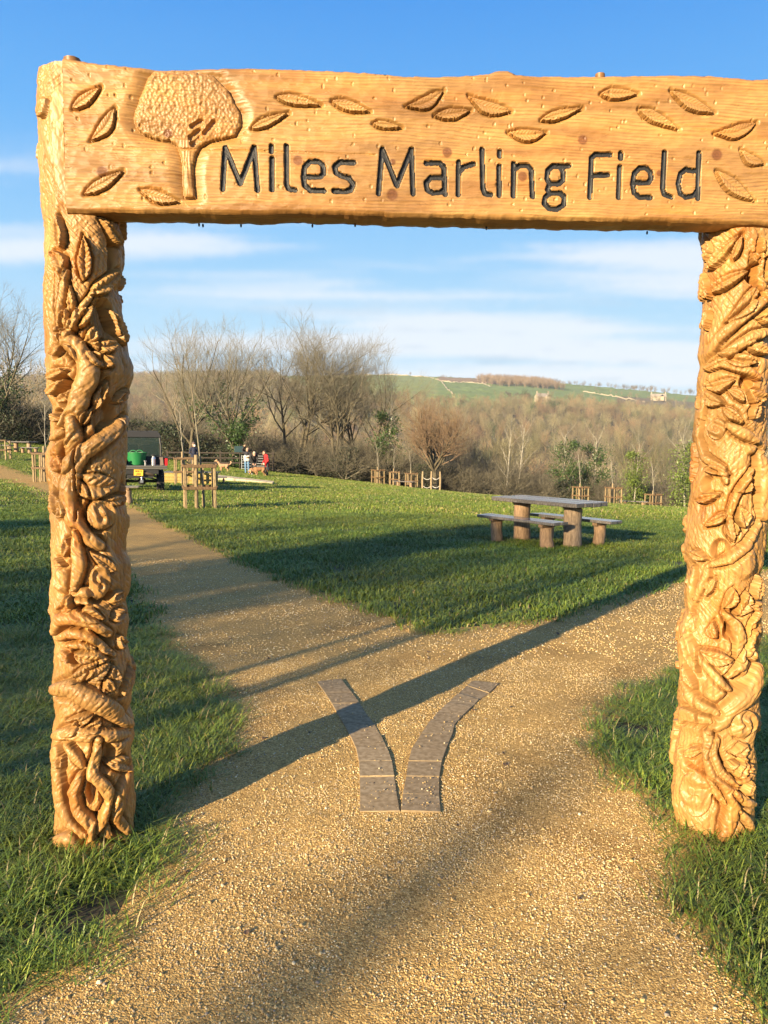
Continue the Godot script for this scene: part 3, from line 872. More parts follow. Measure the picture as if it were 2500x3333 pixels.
func grid_normals(p: PackedVector3Array, nu: int, nv: int, wrap: bool) -> PackedVector3Array:
	var nn := PackedVector3Array()
	nn.resize(nu * nv)
	for j in nv:
		var ja := maxi(j - 1, 0) * nu
		var jb := mini(j + 1, nv - 1) * nu
		for i in nu:
			var ia := i - 1
			var ib := i + 1
			if ia < 0:
				ia = nu - 2 if wrap else 0
			if ib >= nu:
				ib = 1 if wrap else nu - 1
			# u to the right, v upwards, seen from the front: u x v points at the viewer
			nn[j * nu + i] = (p[j * nu + ib] - p[j * nu + ia]).cross(p[jb + i] - p[ja + i]).normalized()
	return nn


# ------------------------------------------------------------------ ground
func build_ground() -> void:
	var bear := PackedFloat32Array()
	var a := -180.0
	while a < 180.0:
		bear.append(a)
		a += 0.25 if absf(a + 0.1) < 34.0 else 4.0
	bear.append(180.0)
	var rad := PackedFloat32Array([0.0])
	var r := 0.5
	while r < 2600.0:
		rad.append(r)
		r += clampf(r * 0.045, 0.12, 12.0) if r < 840.0 or r > 1420.0 else 9.0
		if r > 1450.0:
			r += 150.0
	rad.append(2700.0)
	var nu := bear.size()
	var nv := rad.size()
	var p := PackedVector3Array()
	var c := PackedColorArray()
	p.resize(nu * nv)
	c.resize(nu * nv)
	for j in nv:
		for i in nu:
			var t := deg_to_rad(bear[i])
			var x := sin(t) * rad[j]
			var z := -cos(t) * rad[j]
			# plain bearing lines lie in the same ring: front distance is what the hill is built on
			p[j * nu + i] = Vector3(x, gh(x, z), z)
			c[j * nu + i] = ground_colour(x, z)
	# seen from above, bearing runs to the right and the distance upwards
	struct("ground", grid_mesh(p, nu, nv, M.turf, c), "grass field falling away to a wooded valley and far hill")


func ground_colour(x: float, z: float) -> Color:
	var d := -z
	var k := 1.0 + 0.5 * n_broad.get_noise_2d(x * 0.15, z * 0.15)
	if d < 66.0:
		var soil := ss(0.25, 0.6, n_broad.get_noise_2d(x * 0.7 + 30.0, z * 0.7))
		return Color(0.055, 0.085, 0.018).lerp(Color(0.075, 0.06, 0.034), soil) * k
	if d < 300.0:
		return Color(0.075, 0.065, 0.035) * k
	var b := x / d
	if d < pick(WOOD_END, b):
		return Color(0.085, 0.066, 0.042) * k
	k = 1.0 + 0.18 * n_broad.get_noise_2d(x * 0.02, z * 0.02)
	if b > 0.068 and b < 0.145 and d > 1215.0 - 130.0 * (b - 0.068) and d < 1385.0:
		return Color(0.30, 0.20, 0.12) * k
	if b > 0.30 and d > 960.0 and d < 1110.0:
		return Color(0.19, 0.15, 0.09) * k
	if b < 0.068:
		return Color(0.235, 0.29, 0.08) * k
	return Color(0.19, 0.27, 0.072) * k


func build_path() -> void:
	# a gravel sheet over the ground, in cells that follow the worn outline
	var v := PackedVector3Array()
	var n := PackedVector3Array()
	var c := PackedColorArray()
	var wide: PackedVector2Array = Geometry2D.offset_polygon(path_poly, 0.10)[0]
	for zone in [[-3.0, 4.0, -8.0, 2.0, 0.04], [-26.5, 9.2, -40.0, -8.0, 0.10], [4.0, 9.2, -8.0, -5.0, 0.1]]:
		var s: float = zone[4]
		var nx := int((zone[1] - zone[0]) / s)
		var nz := int((zone[3] - zone[2]) / s)
		for j in nz:
			var z: float = zone[2] + j * s
			for i in nx:
				var x: float = zone[0] + i * s
				var mx := x + s * 0.5 + 0.05 * n_fine.get_noise_2d(x * 4.0, z * 4.0)
				var mz := z + s * 0.5 + 0.05 * n_fine.get_noise_2d(x * 4.0 + 77.0, z * 4.0)
				if not Geometry2D.is_point_in_polygon(Vector2(mx, mz), wide):
					continue
				var q := [pt(x, z), pt(x + s, z), pt(x + s, z + s), pt(x, z + s)]
				for k in [0, 1, 2, 0, 2, 3]:
					var e: Vector3 = q[k]
					v.append(e)
					n.append(Vector3(pt_h(e.x - 0.03, e.z) - pt_h(e.x + 0.03, e.z), 0.06, pt_h(e.x, e.z - 0.03) - pt_h(e.x, e.z + 0.03)).normalized())
					c.append(path_colour(e.x, e.z))
	var a := []
	a.resize(Mesh.ARRAY_MAX)
	a[Mesh.ARRAY_VERTEX] = v
	a[Mesh.ARRAY_NORMAL] = n
	a[Mesh.ARRAY_COLOR] = c
	var am := ArrayMesh.new()
	am.add_surface_from_arrays(Mesh.PRIMITIVE_TRIANGLES, a)
	am.surface_set_material(0, M.gravel_ground)
	struct("path", am, "pale yellow gravel path that forks beyond the gateway")


func pt_h(x: float, z: float) -> float:
	return gh(x, z) + 0.012 + 0.008 * n_fine.get_noise_2d(x * 1.3, z * 1.3) + 0.003 * n_fine.get_noise_2d(x * 9.0, z * 9.0)


func pt(x: float, z: float) -> Vector3:
	return Vector3(x, pt_h(x, z), z)


func path_colour(x: float, z: float) -> Color:
	# damp earth showing between the chips in patches, paler trodden lines
	var e := ss(0.12, 0.5, n_fine.get_noise_2d(x * 0.9 + 11.0, z * 0.9))
	var f := n_fine.get_noise_2d(x * 3.5, z * 3.5 + 40.0)
	return Color(1, 1, 1).lerp(Color(0.72, 0.66, 0.6), e * 0.5) * (1.0 + 0.14 * f)


# ------------------------------------------------------------------ grass
func tuft(seed_: int, blades: int, spread: float, h: float, width: float, lean: float) -> ArrayMesh:
	var rng := RandomNumberGenerator.new()
	rng.seed = seed_
	var b := B.new()
	for i in blades:
		var a := rng.randf() * TAU
		var r := sqrt(rng.randf()) * spread
		var p := Vector3(cos(a) * r, -0.006, sin(a) * r)
		var hh := h * rng.randf_range(0.5, 1.15)
		var la := rng.randf() * TAU
		var l := Vector3(cos(la), 0, sin(la)) * lean * hh * rng.randf_range(0.3, 1.5)
		var side := Vector3(-sin(la + rng.randf_range(-0.6, 0.6)), 0, cos(la)).normalized() * width * rng.randf_range(0.7, 1.2)
		var t := rng.randf()
		b.col = Color(0.090, 0.150, 0.017).lerp(Color(0.225, 0.265, 0.038), t * t)
		if rng.randf() < 0.06:
			b.col = Color(0.27, 0.22, 0.10)
		var q := [p, p + l * 0.22 + Vector3.UP * hh * 0.45, p + l * 0.62 + Vector3.UP * hh * 0.82, p + l * 1.15 + Vector3.UP * hh * 0.95]
		var ws := [0.8, 1.0, 0.7]
		for k in 2:
			var nn: Vector3 = side.cross(q[k + 1] - q[k]).normalized()
			b.quad(q[k] - side * ws[k], q[k] + side * ws[k], q[k + 1] + side * ws[k + 1], q[k + 1] - side * ws[k + 1], nn)
		var n2: Vector3 = side.cross(q[3] - q[2]).normalized()
		b.tri(q[2] - side * ws[2], q[2] + side * ws[2], q[3], n2, n2, n2)
	return b.mesh(M.grass_blade)


func clear_of_things(x: float, z: float) -> bool:
	var l := Vector2(x - ORIGIN.x, z - ORIGIN.z).rotated(YAW)
	if absf(absf(l.x) - 1.285) < 0.2 and absf(l.y) < 0.19 and Vector2(absf(l.x) - 1.285, l.y).length() < 0.165:
		return false
	return true


func build_grass() -> void:
	var rng := RandomNumberGenerator.new()
	rng.seed = 77
	# [variants, x range, z range, tufts per square metre, height scale]
	var near := [tuft(1, 20, 0.07, 0.050, 0.0019, 1.6), tuft(2, 20, 0.07, 0.042, 0.0022, 2.0), tuft(3, 16, 0.06, 0.070, 0.0019, 1.4), tuft(8, 18, 0.06, 0.034, 0.0024, 1.8)]
	var mid := [tuft(4, 22, 0.16, 0.07, 0.0042, 0.9), tuft(5, 22, 0.16, 0.062, 0.0046, 1.0)]
	var far := [tuft(6, 44, 0.5, 0.06, 0.0075, 0.9), tuft(7, 44, 0.5, 0.054, 0.008, 1.0)]
	for zone in [[near, -3.2, 3.4, -6.5, -1.2, 820.0], [mid, -9.0, 10.0, -19.0, -6.5, 150.0], [far, -42.0, 34.0, -66.0, -19.0, 20.0], [far, -8.0, 8.0, -1.2, 4.0, 20.0]]:
		var lists := []
		var cols := []
		for k in zone[0].size():
			lists.append([])
			cols.append([])
		var count := int((zone[2] - zone[1]) * (zone[4] - zone[3]) * zone[5])
		for i in count:
			var x := rng.randf_range(zone[1], zone[2])
			var z := rng.randf_range(zone[3], zone[4])
			# nothing beyond the sides of what a walker near the gate could see
			if z < -4.0 and absf(x) > -z * 0.62 + 2.5:
				continue
			var jx := x + 0.09 * n_fine.get_noise_2d(x * 5.0, z * 5.0) + rng.randfn(0, 0.035)
			var jz := z + 0.09 * n_fine.get_noise_2d(x * 5.0 + 9.0, z * 5.0) + rng.randfn(0, 0.035)
			if in_path(jx, jz) or not clear_of_things(x, z):
				continue
			var worn := n_broad.get_noise_2d(x * 0.7 + 30.0, z * 0.7)
			if worn > 0.25 and rng.randf() < (worn - 0.25) * (2.2 if z > -8.0 else 2.6):
				continue
			var len_ := 1.0 + 0.55 * n_broad.get_noise_2d(x * 0.8 - 12.0, z * 0.8)
			if z > -6.5:
				len_ *= 1.0 + 0.25 * n_fine.get_noise_2d(x * 2.2, z * 2.2 + 5.0)
			var s := rng.randf_range(0.75, 1.25)
			var k := rng.randi() % lists.size()
			var bs := Basis(Vector3.UP, rng.randf() * TAU).scaled(Vector3(s, s * len_, s))
			lists[k].append(Transform3D(bs, on(x, z)))
			var tone := 1.0 + 0.30 * n_broad.get_noise_2d(x * 0.35, z * 0.35 + 60.0) + rng.randf_range(-0.12, 0.12)
			var dry := clampf(0.5 + n_broad.get_noise_2d(x * 0.2 + 80.0, z * 0.2), 0.0, 1.0) * 0.35
			cols[k].append(Color(0.95 + dry * 0.5, 1.0, 1.0) * tone)
		for k in lists.size():
			scatter("grass", zone[0][k], lists[k], cols[k], "rough green winter turf beside the gravel path")


func build_gravel() -> void:
	var rng := RandomNumberGenerator.new()
	rng.seed = 5
	var kinds := []
	for k in 4:
		var b := B.new()
		var ico := IcosahedronPoints()
		var q := []
		for p in ico[0]:
			q.append(Vector3(p.x * rng.randf_range(0.8, 1.25), p.y * rng.randf_range(0.5, 0.8), p.z * rng.randf_range(0.65, 1.05)))
		for f in ico[1]:
			b.tri(q[f[0]], q[f[1]], q[f[2]], (q[f[0]] + q[f[1]] + q[f[2]]).normalized(), (q[f[0]] * 1.6 + q[f[1]] + q[f[2]]).normalized(), (q[f[0]] + q[f[1]] + q[f[2]]).normalized())
		kinds.append(b.mesh(M.gravel_stone))
	var tints := [Color(0.60, 0.42, 0.17), Color(0.54, 0.37, 0.145), Color(0.63, 0.48, 0.23), Color(0.47, 0.31, 0.125), Color(0.70, 0.60, 0.38), Color(0.42, 0.31, 0.18), Color(0.25, 0.21, 0.16)]
	var xf := [[], [], [], []]
	var cl := [[], [], [], []]
	for zone in [[-1.5, 1.6, -3.4, -1.4, 23000.0, 0.0012, 0.0040], [-2.0, 2.4, -5.6, -3.4, 7000.0, 0.0019, 0.0050], [-3.5, 5.5, -10.5, -5.6, 1100.0, 0.0045, 0.0085], [-1.5, 1.6, -3.6, -1.4, 90.0, 0.005, 0.009]]:
		for i in int((zone[1] - zone[0]) * (zone[3] - zone[2]) * zone[4]):
			var x := rng.randf_range(zone[0], zone[1])
			var z := rng.randf_range(zone[2], zone[3])
			var thick := n_fine.get_noise_2d(x * 1.6 + 3.0, z * 1.6 - 20.0)
			if rng.randf() > 0.62 + thick * 0.8:
				continue
			if not in_path(x, z) or not clear_of_things(x, z):
				continue
			var on_stone := on_pavers(x, z)
			if on_stone and rng.randf() < 0.93:
				continue
			var s: float = zone[5] + (zone[6] - zone[5]) * pow(rng.randf(), 2.2)
			var bs := Basis.from_euler(Vector3(rng.randf_range(-0.5, 0.5), rng.randf() * TAU, rng.randf_range(-0.5, 0.5))).scaled(Vector3.ONE * s)
			var k := rng.randi() % 4
			xf[k].append(Transform3D(bs, Vector3(x, pt_h(x, z) + s * 0.22 + (0.012 if on_stone else 0.0), z)))
			var t: Color = tints[int(pow(rng.randf(), 1.4) * tints.size())]
			cl[k].append(t * rng.randf_range(0.78, 1.05))
	for k in 4:
		scatter("gravel", kinds[k], xf[k], cl[k], "loose yellow limestone chips on the path")
	# a few sodden dead leaves
	var lb := B.new()
	for i in 7:
		var a0 := TAU * i / 7.0
		var a1 := TAU * (i + 1) / 7.0
		lb.flat(Vector3(0, 0.12, 0), Vector3(cos(a1) * (1.0 if i % 2 else 0.6), 0.25 * sin(a1 * 2.0), sin(a1) * 0.6), Vector3(cos(a0) * (0.6 if i % 2 else 1.0), 0.25 * sin(a0 * 2.0), sin(a0) * 0.6))
	var lx := []
	var lc := []
	for i in 70:
		var x := rng.randf_range(-2.4, 2.6)
		var z := rng.randf_range(-9.0, -1.9)
		lx.append(Transform3D(Basis.from_euler(Vector3(rng.randf_range(-0.3, 0.3), rng.randf() * TAU, rng.randf_range(-0.3, 0.3))).scaled(Vector3.ONE * rng.randf_range(0.008, 0.022)), Vector3(x, (pt_h(x, z) if in_path(x, z) else gh(x, z) + 0.02) + 0.006, z)))
		lc.append(Color(1, 1, 1) * rng.randf_range(0.5, 1.3))
	scatter("leaf_litter", lb.mesh(M.dead_leaf), lx, lc, "sodden brown dead leaves strewn over path and turf")


func IcosahedronPoints() -> Array:
	var t := (1.0 + sqrt(5.0)) / 2.0
	var p := []
	for q in [[-1, t, 0], [1, t, 0], [-1, -t, 0], [1, -t, 0], [0, -1, t], [0, 1, t], [0, -1, -t], [0, 1, -t], [t, 0, -1], [t, 0, 1], [-t, 0, -1], [-t, 0, 1]]:
		p.append(Vector3(q[0], q[1], q[2]).normalized())
	return [p, [[0, 11, 5], [0, 5, 1], [0, 1, 7], [0, 7, 10], [0, 10, 11], [1, 5, 9], [5, 11, 4], [11, 10, 2], [10, 7, 6], [7, 1, 8], [3, 9, 4], [3, 4, 2], [3, 2, 6], [3, 6, 8], [3, 8, 9], [4, 9, 5], [2, 4, 11], [6, 2, 10], [8, 6, 7], [9, 8, 1]]]


var paver_polys := []


func on_pavers(x: float, z: float) -> bool:
	if paver_polys.is_empty():
		for e in [[PAV_LL, PAV_LR], [PAV_RL, PAV_RR]]:
			var p := PackedVector2Array()
			for i in range(0, e[0].size(), 2):
				p.append(Vector2(e[0][i], e[0][i + 1]))
			for i in range(e[1].size() - 2, -1, -2):
				p.append(Vector2(e[1][i], e[1][i + 1]))
			paver_polys.append(p)
	for p in paver_polys:
		if Geometry2D.is_point_in_polygon(Vector2(x, z), p):
			return true
	return false


func build_pavers() -> void:
	var rng := RandomNumberGenerator.new()
	rng.seed = 8
	var labels := ["curved strip of grey-brown paving setts crossed by the post's long shadow", "curved strip of grey-brown paving setts lying wholly in sunlight"]
	var at := 0
	for e in [[PAV_LL, PAV_LR], [PAV_RL, PAV_RR]]:
		var l: Array = e[0]
		var r: Array = e[1]
		var t := thing("paving_strip", labels[at], "paving")
		at += 1
		for i in range(0, l.size() - 2, 2):
			var b := B.new()
			b.col = Color(1, 0.98, 0.95) * rng.randf_range(0.88, 1.08)
			var c := [Vector3(l[i], 0, l[i + 1]), Vector3(r[i], 0, r[i + 1]), Vector3(r[i + 2], 0, r[i + 3]), Vector3(l[i + 2], 0, l[i + 3])]
			var mid: Vector3 = (c[0] + c[1] + c[2] + c[3]) / 4.0
			var y := pt_h(mid.x, mid.z) + 0.008 + rng.randf_range(-0.001, 0.001)
			var lo := []
			var hi := []
			var tp := []
			for k in 4:
				var q: Vector3 = mid + (c[k] - mid) * 0.994
				lo.append(Vector3(q.x, y - 0.06, q.z))
				hi.append(Vector3(q.x, y - 0.002, q.z))
				q = mid + (c[k] - mid) * 0.982
				tp.append(Vector3(q.x, y + rng.randf_range(-0.001, 0.001), q.z))
			b.hexa(lo, hi)
			b.hexa(hi, tp)
			part("paving_sett", b.mesh(M.paver_stone), t)


# ------------------------------------------------------------------ the carved gateway
func pairs(a: Array) -> Array:
	var o := []
	for i in range(0, a.size() - 1, 2):
		o.append(Vector2(a[i], a[i + 1]))
	return o


func along(a: Array, x: float) -> float:
	for i in range(0, a.size() - 2, 2):
		if x <= a[i + 2]:
			return lerpf(a[i + 1], a[i + 3], clampf((x - a[i]) / (a[i + 2] - a[i]), 0.0, 1.0))
	return a[a.size() - 1]


func build_arch() -> void:
	var t := thing("wooden_gateway", "carved golden timber gateway with two posts, a lettered beam and leaf carvings", "gateway", ORIGIN, YAW)
	carve_beam(t)
	carve_post(t, LP, LF, 1, -1.0)
	carve_post(t, RP, RF, 2, 1.0)


func carve_beam(t: Node3D) -> void:
	var xa := -1.292
	var xb := 1.327
	var hf := HF.new()
	hf.setup(xa, xb, 2.38, 2.99, 900, 210)
	# tool marks: shallow scallops over the whole face
	for j in hf.ny:
		var y := hf.y0 + j * hf.dy
		for i in hf.nx:
			var x := hf.x0 + i * hf.dx
			hf.d[j * hf.nx + i] = 0.0030 * n_cell.get_noise_2d(x * 22.0, y * 40.0) + 0.004 * n_fine.get_noise_2d(x * 1.6, y * 4.0) + 0.0016 * n_fine.get_noise_2d(x * 5.0, y * 110.0)
	# the tree: its ground sunk round the outline, the crown stippled
	var tp := pairs(TREE)
	var poly := PackedVector2Array(tp)
	var closed := tp.duplicate()
	closed.append(tp[0])
	var r := hf.dist(closed, 0.06)
	var s: Array = r[0]
	for j in range(s[2], s[3] + 1):
		for i in range(s[0], s[1] + 1):
			var e: float = r[1][(j - s[2]) * r[2] + i - s[0]]
			var p := Vector2(hf.x0 + i * hf.dx, hf.y0 + j * hf.dy)
			var at := j * hf.nx + i
			if Geometry2D.is_point_in_polygon(p, poly):
				hf.id[at] = 40
				var bump := 0.0
				if p.y > tp[11].y - 0.01:
					bump = 0.0055 * n_cell.get_noise_2d(p.x * 95.0, p.y * 70.0) + 0.003 * n_fine.get_noise_2d(p.x * 30.0, p.y * 30.0)
				else:
					bump = 0.0035 * n_fine.get_noise_2d(p.x * 90.0, p.y * 9.0)
				hf.d[at] = 0.001 + bump - 0.009 * exp(-e / 0.006)
			elif e < 0.05:
				hf.d[at] -= 0.021 * pow(1.0 - e / 0.05, 1.7)
	for i in range(0, SLOTS.size(), 4):
		gouge(hf, [Vector2(SLOTS[i], SLOTS[i + 1]), Vector2(SLOTS[i + 2], SLOTS[i + 3])], 0.011, 0.017, 0)
	for i in range(0, BEAM_LEAVES.size(), 5):
		hf.leaf(Vector2(BEAM_LEAVES[i], BEAM_LEAVES[i + 1]), Vector2(BEAM_LEAVES[i + 2], BEAM_LEAVES[i + 3]), BEAM_LEAVES[i + 4] * 0.88, 0.007, 0.017, 0.014, 50 + i / 5)
	gouge(hf, pairs(CRACK), 0.0026, 0.006, 0)
	# dents left by the chisel's corner
	var rng := RandomNumberGenerator.new()
	rng.seed = 12
	for i in 240:
		hf.hollow(Vector2(rng.randf_range(xa, xb), rng.randf_range(2.46, 2.94)), rng.randf_range(0.003, 0.006), rng.randf_range(0.005, 0.010), rng.randf_range(0.002, 0.005))
	var text := ["M", "i", "l", "e", "s", "M", "a", "r", "l", "i", "n", "g", "F", "i", "e", "l", "d"]
	for k in LETTERS.size():
		for stroke in LETTERS[k]:
			gouge(hf, pairs(stroke), 0.0105, 0.013, k + 1)
	# nodes of the face: the upper and lower edges follow the log
	var nu := hf.nx
	var nv := 184
	var p := PackedVector3Array()
	var c := PackedColorArray()
	var uv := PackedVector2Array()
	var ids := PackedInt32Array()
	p.resize(nu * nv)
	c.resize(nu * nv)
	uv.resize(nu * nv)
	ids.resize(nu * nv)
	var knots := []
	for i in range(0, KNOTS.size(), 3):
		knots.append([Vector2(KNOTS[i], KNOTS[i + 1]), KNOTS[i + 2]])
	var spots := []
	for i in range(0, SPOTS.size(), 3):
		spots.append([Vector2(SPOTS[i], SPOTS[i + 1]), SPOTS[i + 2]])
	for i in nu:
		var x := hf.x0 + i * hf.dx
		var lo := along(BEAM_BOT, x) + 0.004 * n_fine.get_noise_2d(x * 14.0, 3.0)
		var hi := along(BEAM_TOP, x) + 0.003 * n_fine.get_noise_2d(x * 20.0, 9.0)
		for j in nv:
			var f := j / float(nv - 1)
			var y := lerpf(lo, hi, f)
			var jj := clampi(int(round((y - hf.y0) / hf.dy)), 0, hf.ny - 1)
			var at := j * nu + i
			var edge := minf(y - lo, hi - y)
			var z := 0.14 + hf.d[jj * nu + i]
			if edge < 0.016:
				z -= 0.014 * pow(1.0 - edge / 0.016, 2.0)
			p[at] = Vector3(x, y, z)
			uv[at] = Vector2((x - xa) / 2.75, 1.0 - (y - 2.38) / 0.62)
			ids[at] = hf.id[jj * nu + i]
			c[at] = beam_colour(x, y, knots, spots)
	var beam := part("beam", grid_mesh(p, nu, nv, M.oiled_timber, c, uv, false, cells_marked(ids, nu, nv)), t, "thick plank beam with black carved lettering and leaves")
	# the letters, leaves and tree are pieces of the same carved face
	var nn := grid_normals(p, nu, nv, false)
	var groups := {}
	var marked := cells_marked(ids, nu, nv)
	for at in marked.size():
		if marked[at]:
			if not groups.has(marked[at]):
				groups[marked[at]] = B.new()
			var b: B = groups[marked[at]]
			for k in [at, at + nu, at + 1, at + 1, at + nu, at + nu + 1]:
				b.v.append(p[k]); b.n.append(nn[k]); b.uv.append(uv[k])
				b.c.append(c[k] if marked[at] >= 40 else Color(1, 1, 1))
	for k in range(1, 18):
		part("letter", groups[k].mesh(M.black_paint), beam, "letter %s carved and painted black" % text[k - 1])
	part("carved_tree", groups[40].mesh(M.oiled_timber), beam, "tree with a broad stippled crown carved in relief")
	for k in range(50, 70):
		if groups.has(k):
			part("carved_leaf", groups[k].mesh(M.oiled_timber), beam)
	# back, top, underside and ends
	var b := B.new()
	var step := 6
	for i in range(0, nu - 1, step):
		var i2 := mini(i + step, nu - 1)
		for e in [[0, -1.0], [(nv - 1), 1.0]]:
			var a0: Vector3 = p[e[0] * nu + i]
			var a1: Vector3 = p[e[0] * nu + i2]
			var rows := [[a0, a1]]
			for q in [[0.10, 0.006], [0.05, 0.009], [0.0, 0.0]]:
				rows.append([Vector3(a0.x, a0.y + e[1] * (q[1] + 0.006 * n_fine.get_noise_2d(a0.x * 9.0, q[0] * 30.0)), q[0]), Vector3(a1.x, a1.y + e[1] * (q[1] + 0.006 * n_fine.get_noise_2d(a1.x * 9.0, q[0] * 30.0)), q[0])])
			for k in 3:
				var n0: Vector3 = (rows[k][1] - rows[k][0]).cross(rows[k + 1][0] - rows[k][0]).normalized()
				if n0.y * e[1] < 0:
					n0 = -n0
				b.col = beam_colour(a0.x, 2.2 + k * 0.07, knots, spots)
				b.quad(rows[k][0], rows[k][1], rows[k + 1][1], rows[k + 1][0], n0)
		b.quad(Vector3(p[i].x, p[i].y, 0), Vector3(p[i2].x, p[i2].y, 0), Vector3(p[(nv - 1) * nu + i2].x, p[(nv - 1) * nu + i2].y, 0), Vector3(p[(nv - 1) * nu + i].x, p[(nv - 1) * nu + i].y, 0), Vector3(0, 0, -1))
	for e in [[0, -1.0], [nu - 1, 1.0]]:
		for j in range(0, nv - 1, 3):
			var j2 := mini(j + 3, nv - 1)
			var a: Vector3 = p[j * nu + e[0]]
			var d: Vector3 = p[j2 * nu + e[0]]
			b.quad(a, d, Vector3(d.x, d.y, 0), Vector3(a.x, a.y, 0), Vector3(e[1], 0, 0))
	for k in b.v.size():
		b.uv.append(Vector2((b.v[k].x - xa) / 2.75, b.v[k].z * 1.6 + b.v[k].y * 0.2))
	part("beam_underside", b.mesh(M.oiled_timber), beam)
	# sawn branch stubs on the upper edge
	for q in [[0.655, 0.018, 0.02], [-1.27, 0.03, 0.012]]:
		var sb := B.new()
		sb.col = Color(0.5, 0.45, 0.42)
		var y := along(BEAM_TOP, q[0])
		sb.tube([Vector3(q[0], y - 0.03, 0.10), Vector3(q[0], y + q[2], 0.10)], [q[1] * 1.15, q[1]], 9)
		for k in sb.v.size():
			sb.uv.append(Vector2(sb.v[k].x, sb.v[k].y))
		part("branch_stub", sb.mesh(M.oiled_timber), beam)
	# water drops that hang along the lower edge
	for i in 7:
		var x := rng.randf_range(-1.0, 1.1)
		var y := along(BEAM_BOT, x)
		var db := B.new()
		db.lathe([[0.0, 0.0], [0.003, 0.003], [0.0042, 0.008], [0.003, 0.013], [0.0, 0.016]], Vector3(x, y - 0.022, rng.randf_range(0.02, 0.06)), 7)
		part("water_drop", db.mesh(M.dark_glass), beam)


func cells_marked(ids: PackedInt32Array, nu: int, nv: int) -> PackedInt32Array:
	var o := PackedInt32Array()
	o.resize(nu * nv)
	for j in nv - 1:
		for i in nu - 1:
			var a := j * nu + i
			var k := ids[a]
			if k == 0 or (ids[a + 1] == k and ids[a + nu] == k):
				o[a] = k
			elif ids[a + nu + 1] == k:
				o[a] = k
	return o


func gouge(hf: HF, pts: Array, hw: float, depth: float, mark: int) -> void:
	var r := hf.dist(pts, hw * 1.5)
	var s: Array = r[0]
	for j in range(s[2], s[3] + 1):
		for i in range(s[0], s[1] + 1):
			var e: float = r[1][(j - s[2]) * r[2] + i - s[0]]
			var at := j * hf.nx + i
			if e < hw:
				hf.d[at] = minf(hf.d[at], -depth * minf(1.0, (hw - e) / (hw * 0.34)) + 0.0012 * n_fine.get_noise_2d(i * 0.7, j * 0.7))
				if mark:
					hf.id[at] = mark


func beam_colour(x: float, y: float, knots: Array, spots: Array) -> Color:
	# heart-wood and oil stains in large uneven patches, with knots and filled spots
	var k := 1.0 + 0.16 * n_broad.get_noise_2d(x * 2.2, y * 9.0) + 0.10 * n_fine.get_noise_2d(x * 7.0, y * 40.0)
	var grey := ss(0.10, 0.45, n_broad.get_noise_2d(x * 1.3 + 20.0, y * 5.0 + 7.0))
	var c := Color(1, 1, 1).lerp(Color(0.80, 0.80, 0.86), grey * 0.7)
	var warm := ss(0.0, 0.5, n_broad.get_noise_2d(x * 1.7 - 5.0, y * 6.0 - 3.0))
	c = c.lerp(Color(1.12, 1.0, 0.86), warm)
	# darker oil stains that soaked in along the grain
	var stain := ss(0.05, 0.45, n_broad.get_noise_2d(x * 1.1 + 60.0, y * 7.0 + 2.0))
	c = c.lerp(Color(0.72, 0.64, 0.56), stain * 0.75)
	c *= k * 0.9
	var p := Vector2(x, y)
	for q in knots:
		var e: float = p.distance_to(q[0])
		if e < q[1] * 2.2:
			var ring := 0.85 + 0.15 * sin(e / q[1] * 14.0)
			c = c.lerp(Color(0.42, 0.27, 0.25) * ring, 0.85 * (1.0 - ss(q[1] * 0.7, q[1] * 1.25, e)))
	for q in spots:
		var e := Vector2((p.x - q[0].x), (p.y - q[0].y) * 1.9).length() + 0.006 * n_fine.get_noise_2d(x * 90.0, y * 90.0)
		if e < q[1]:
			c = c.lerp(Color(1.45, 1.5, 1.6), 0.7)
	return c


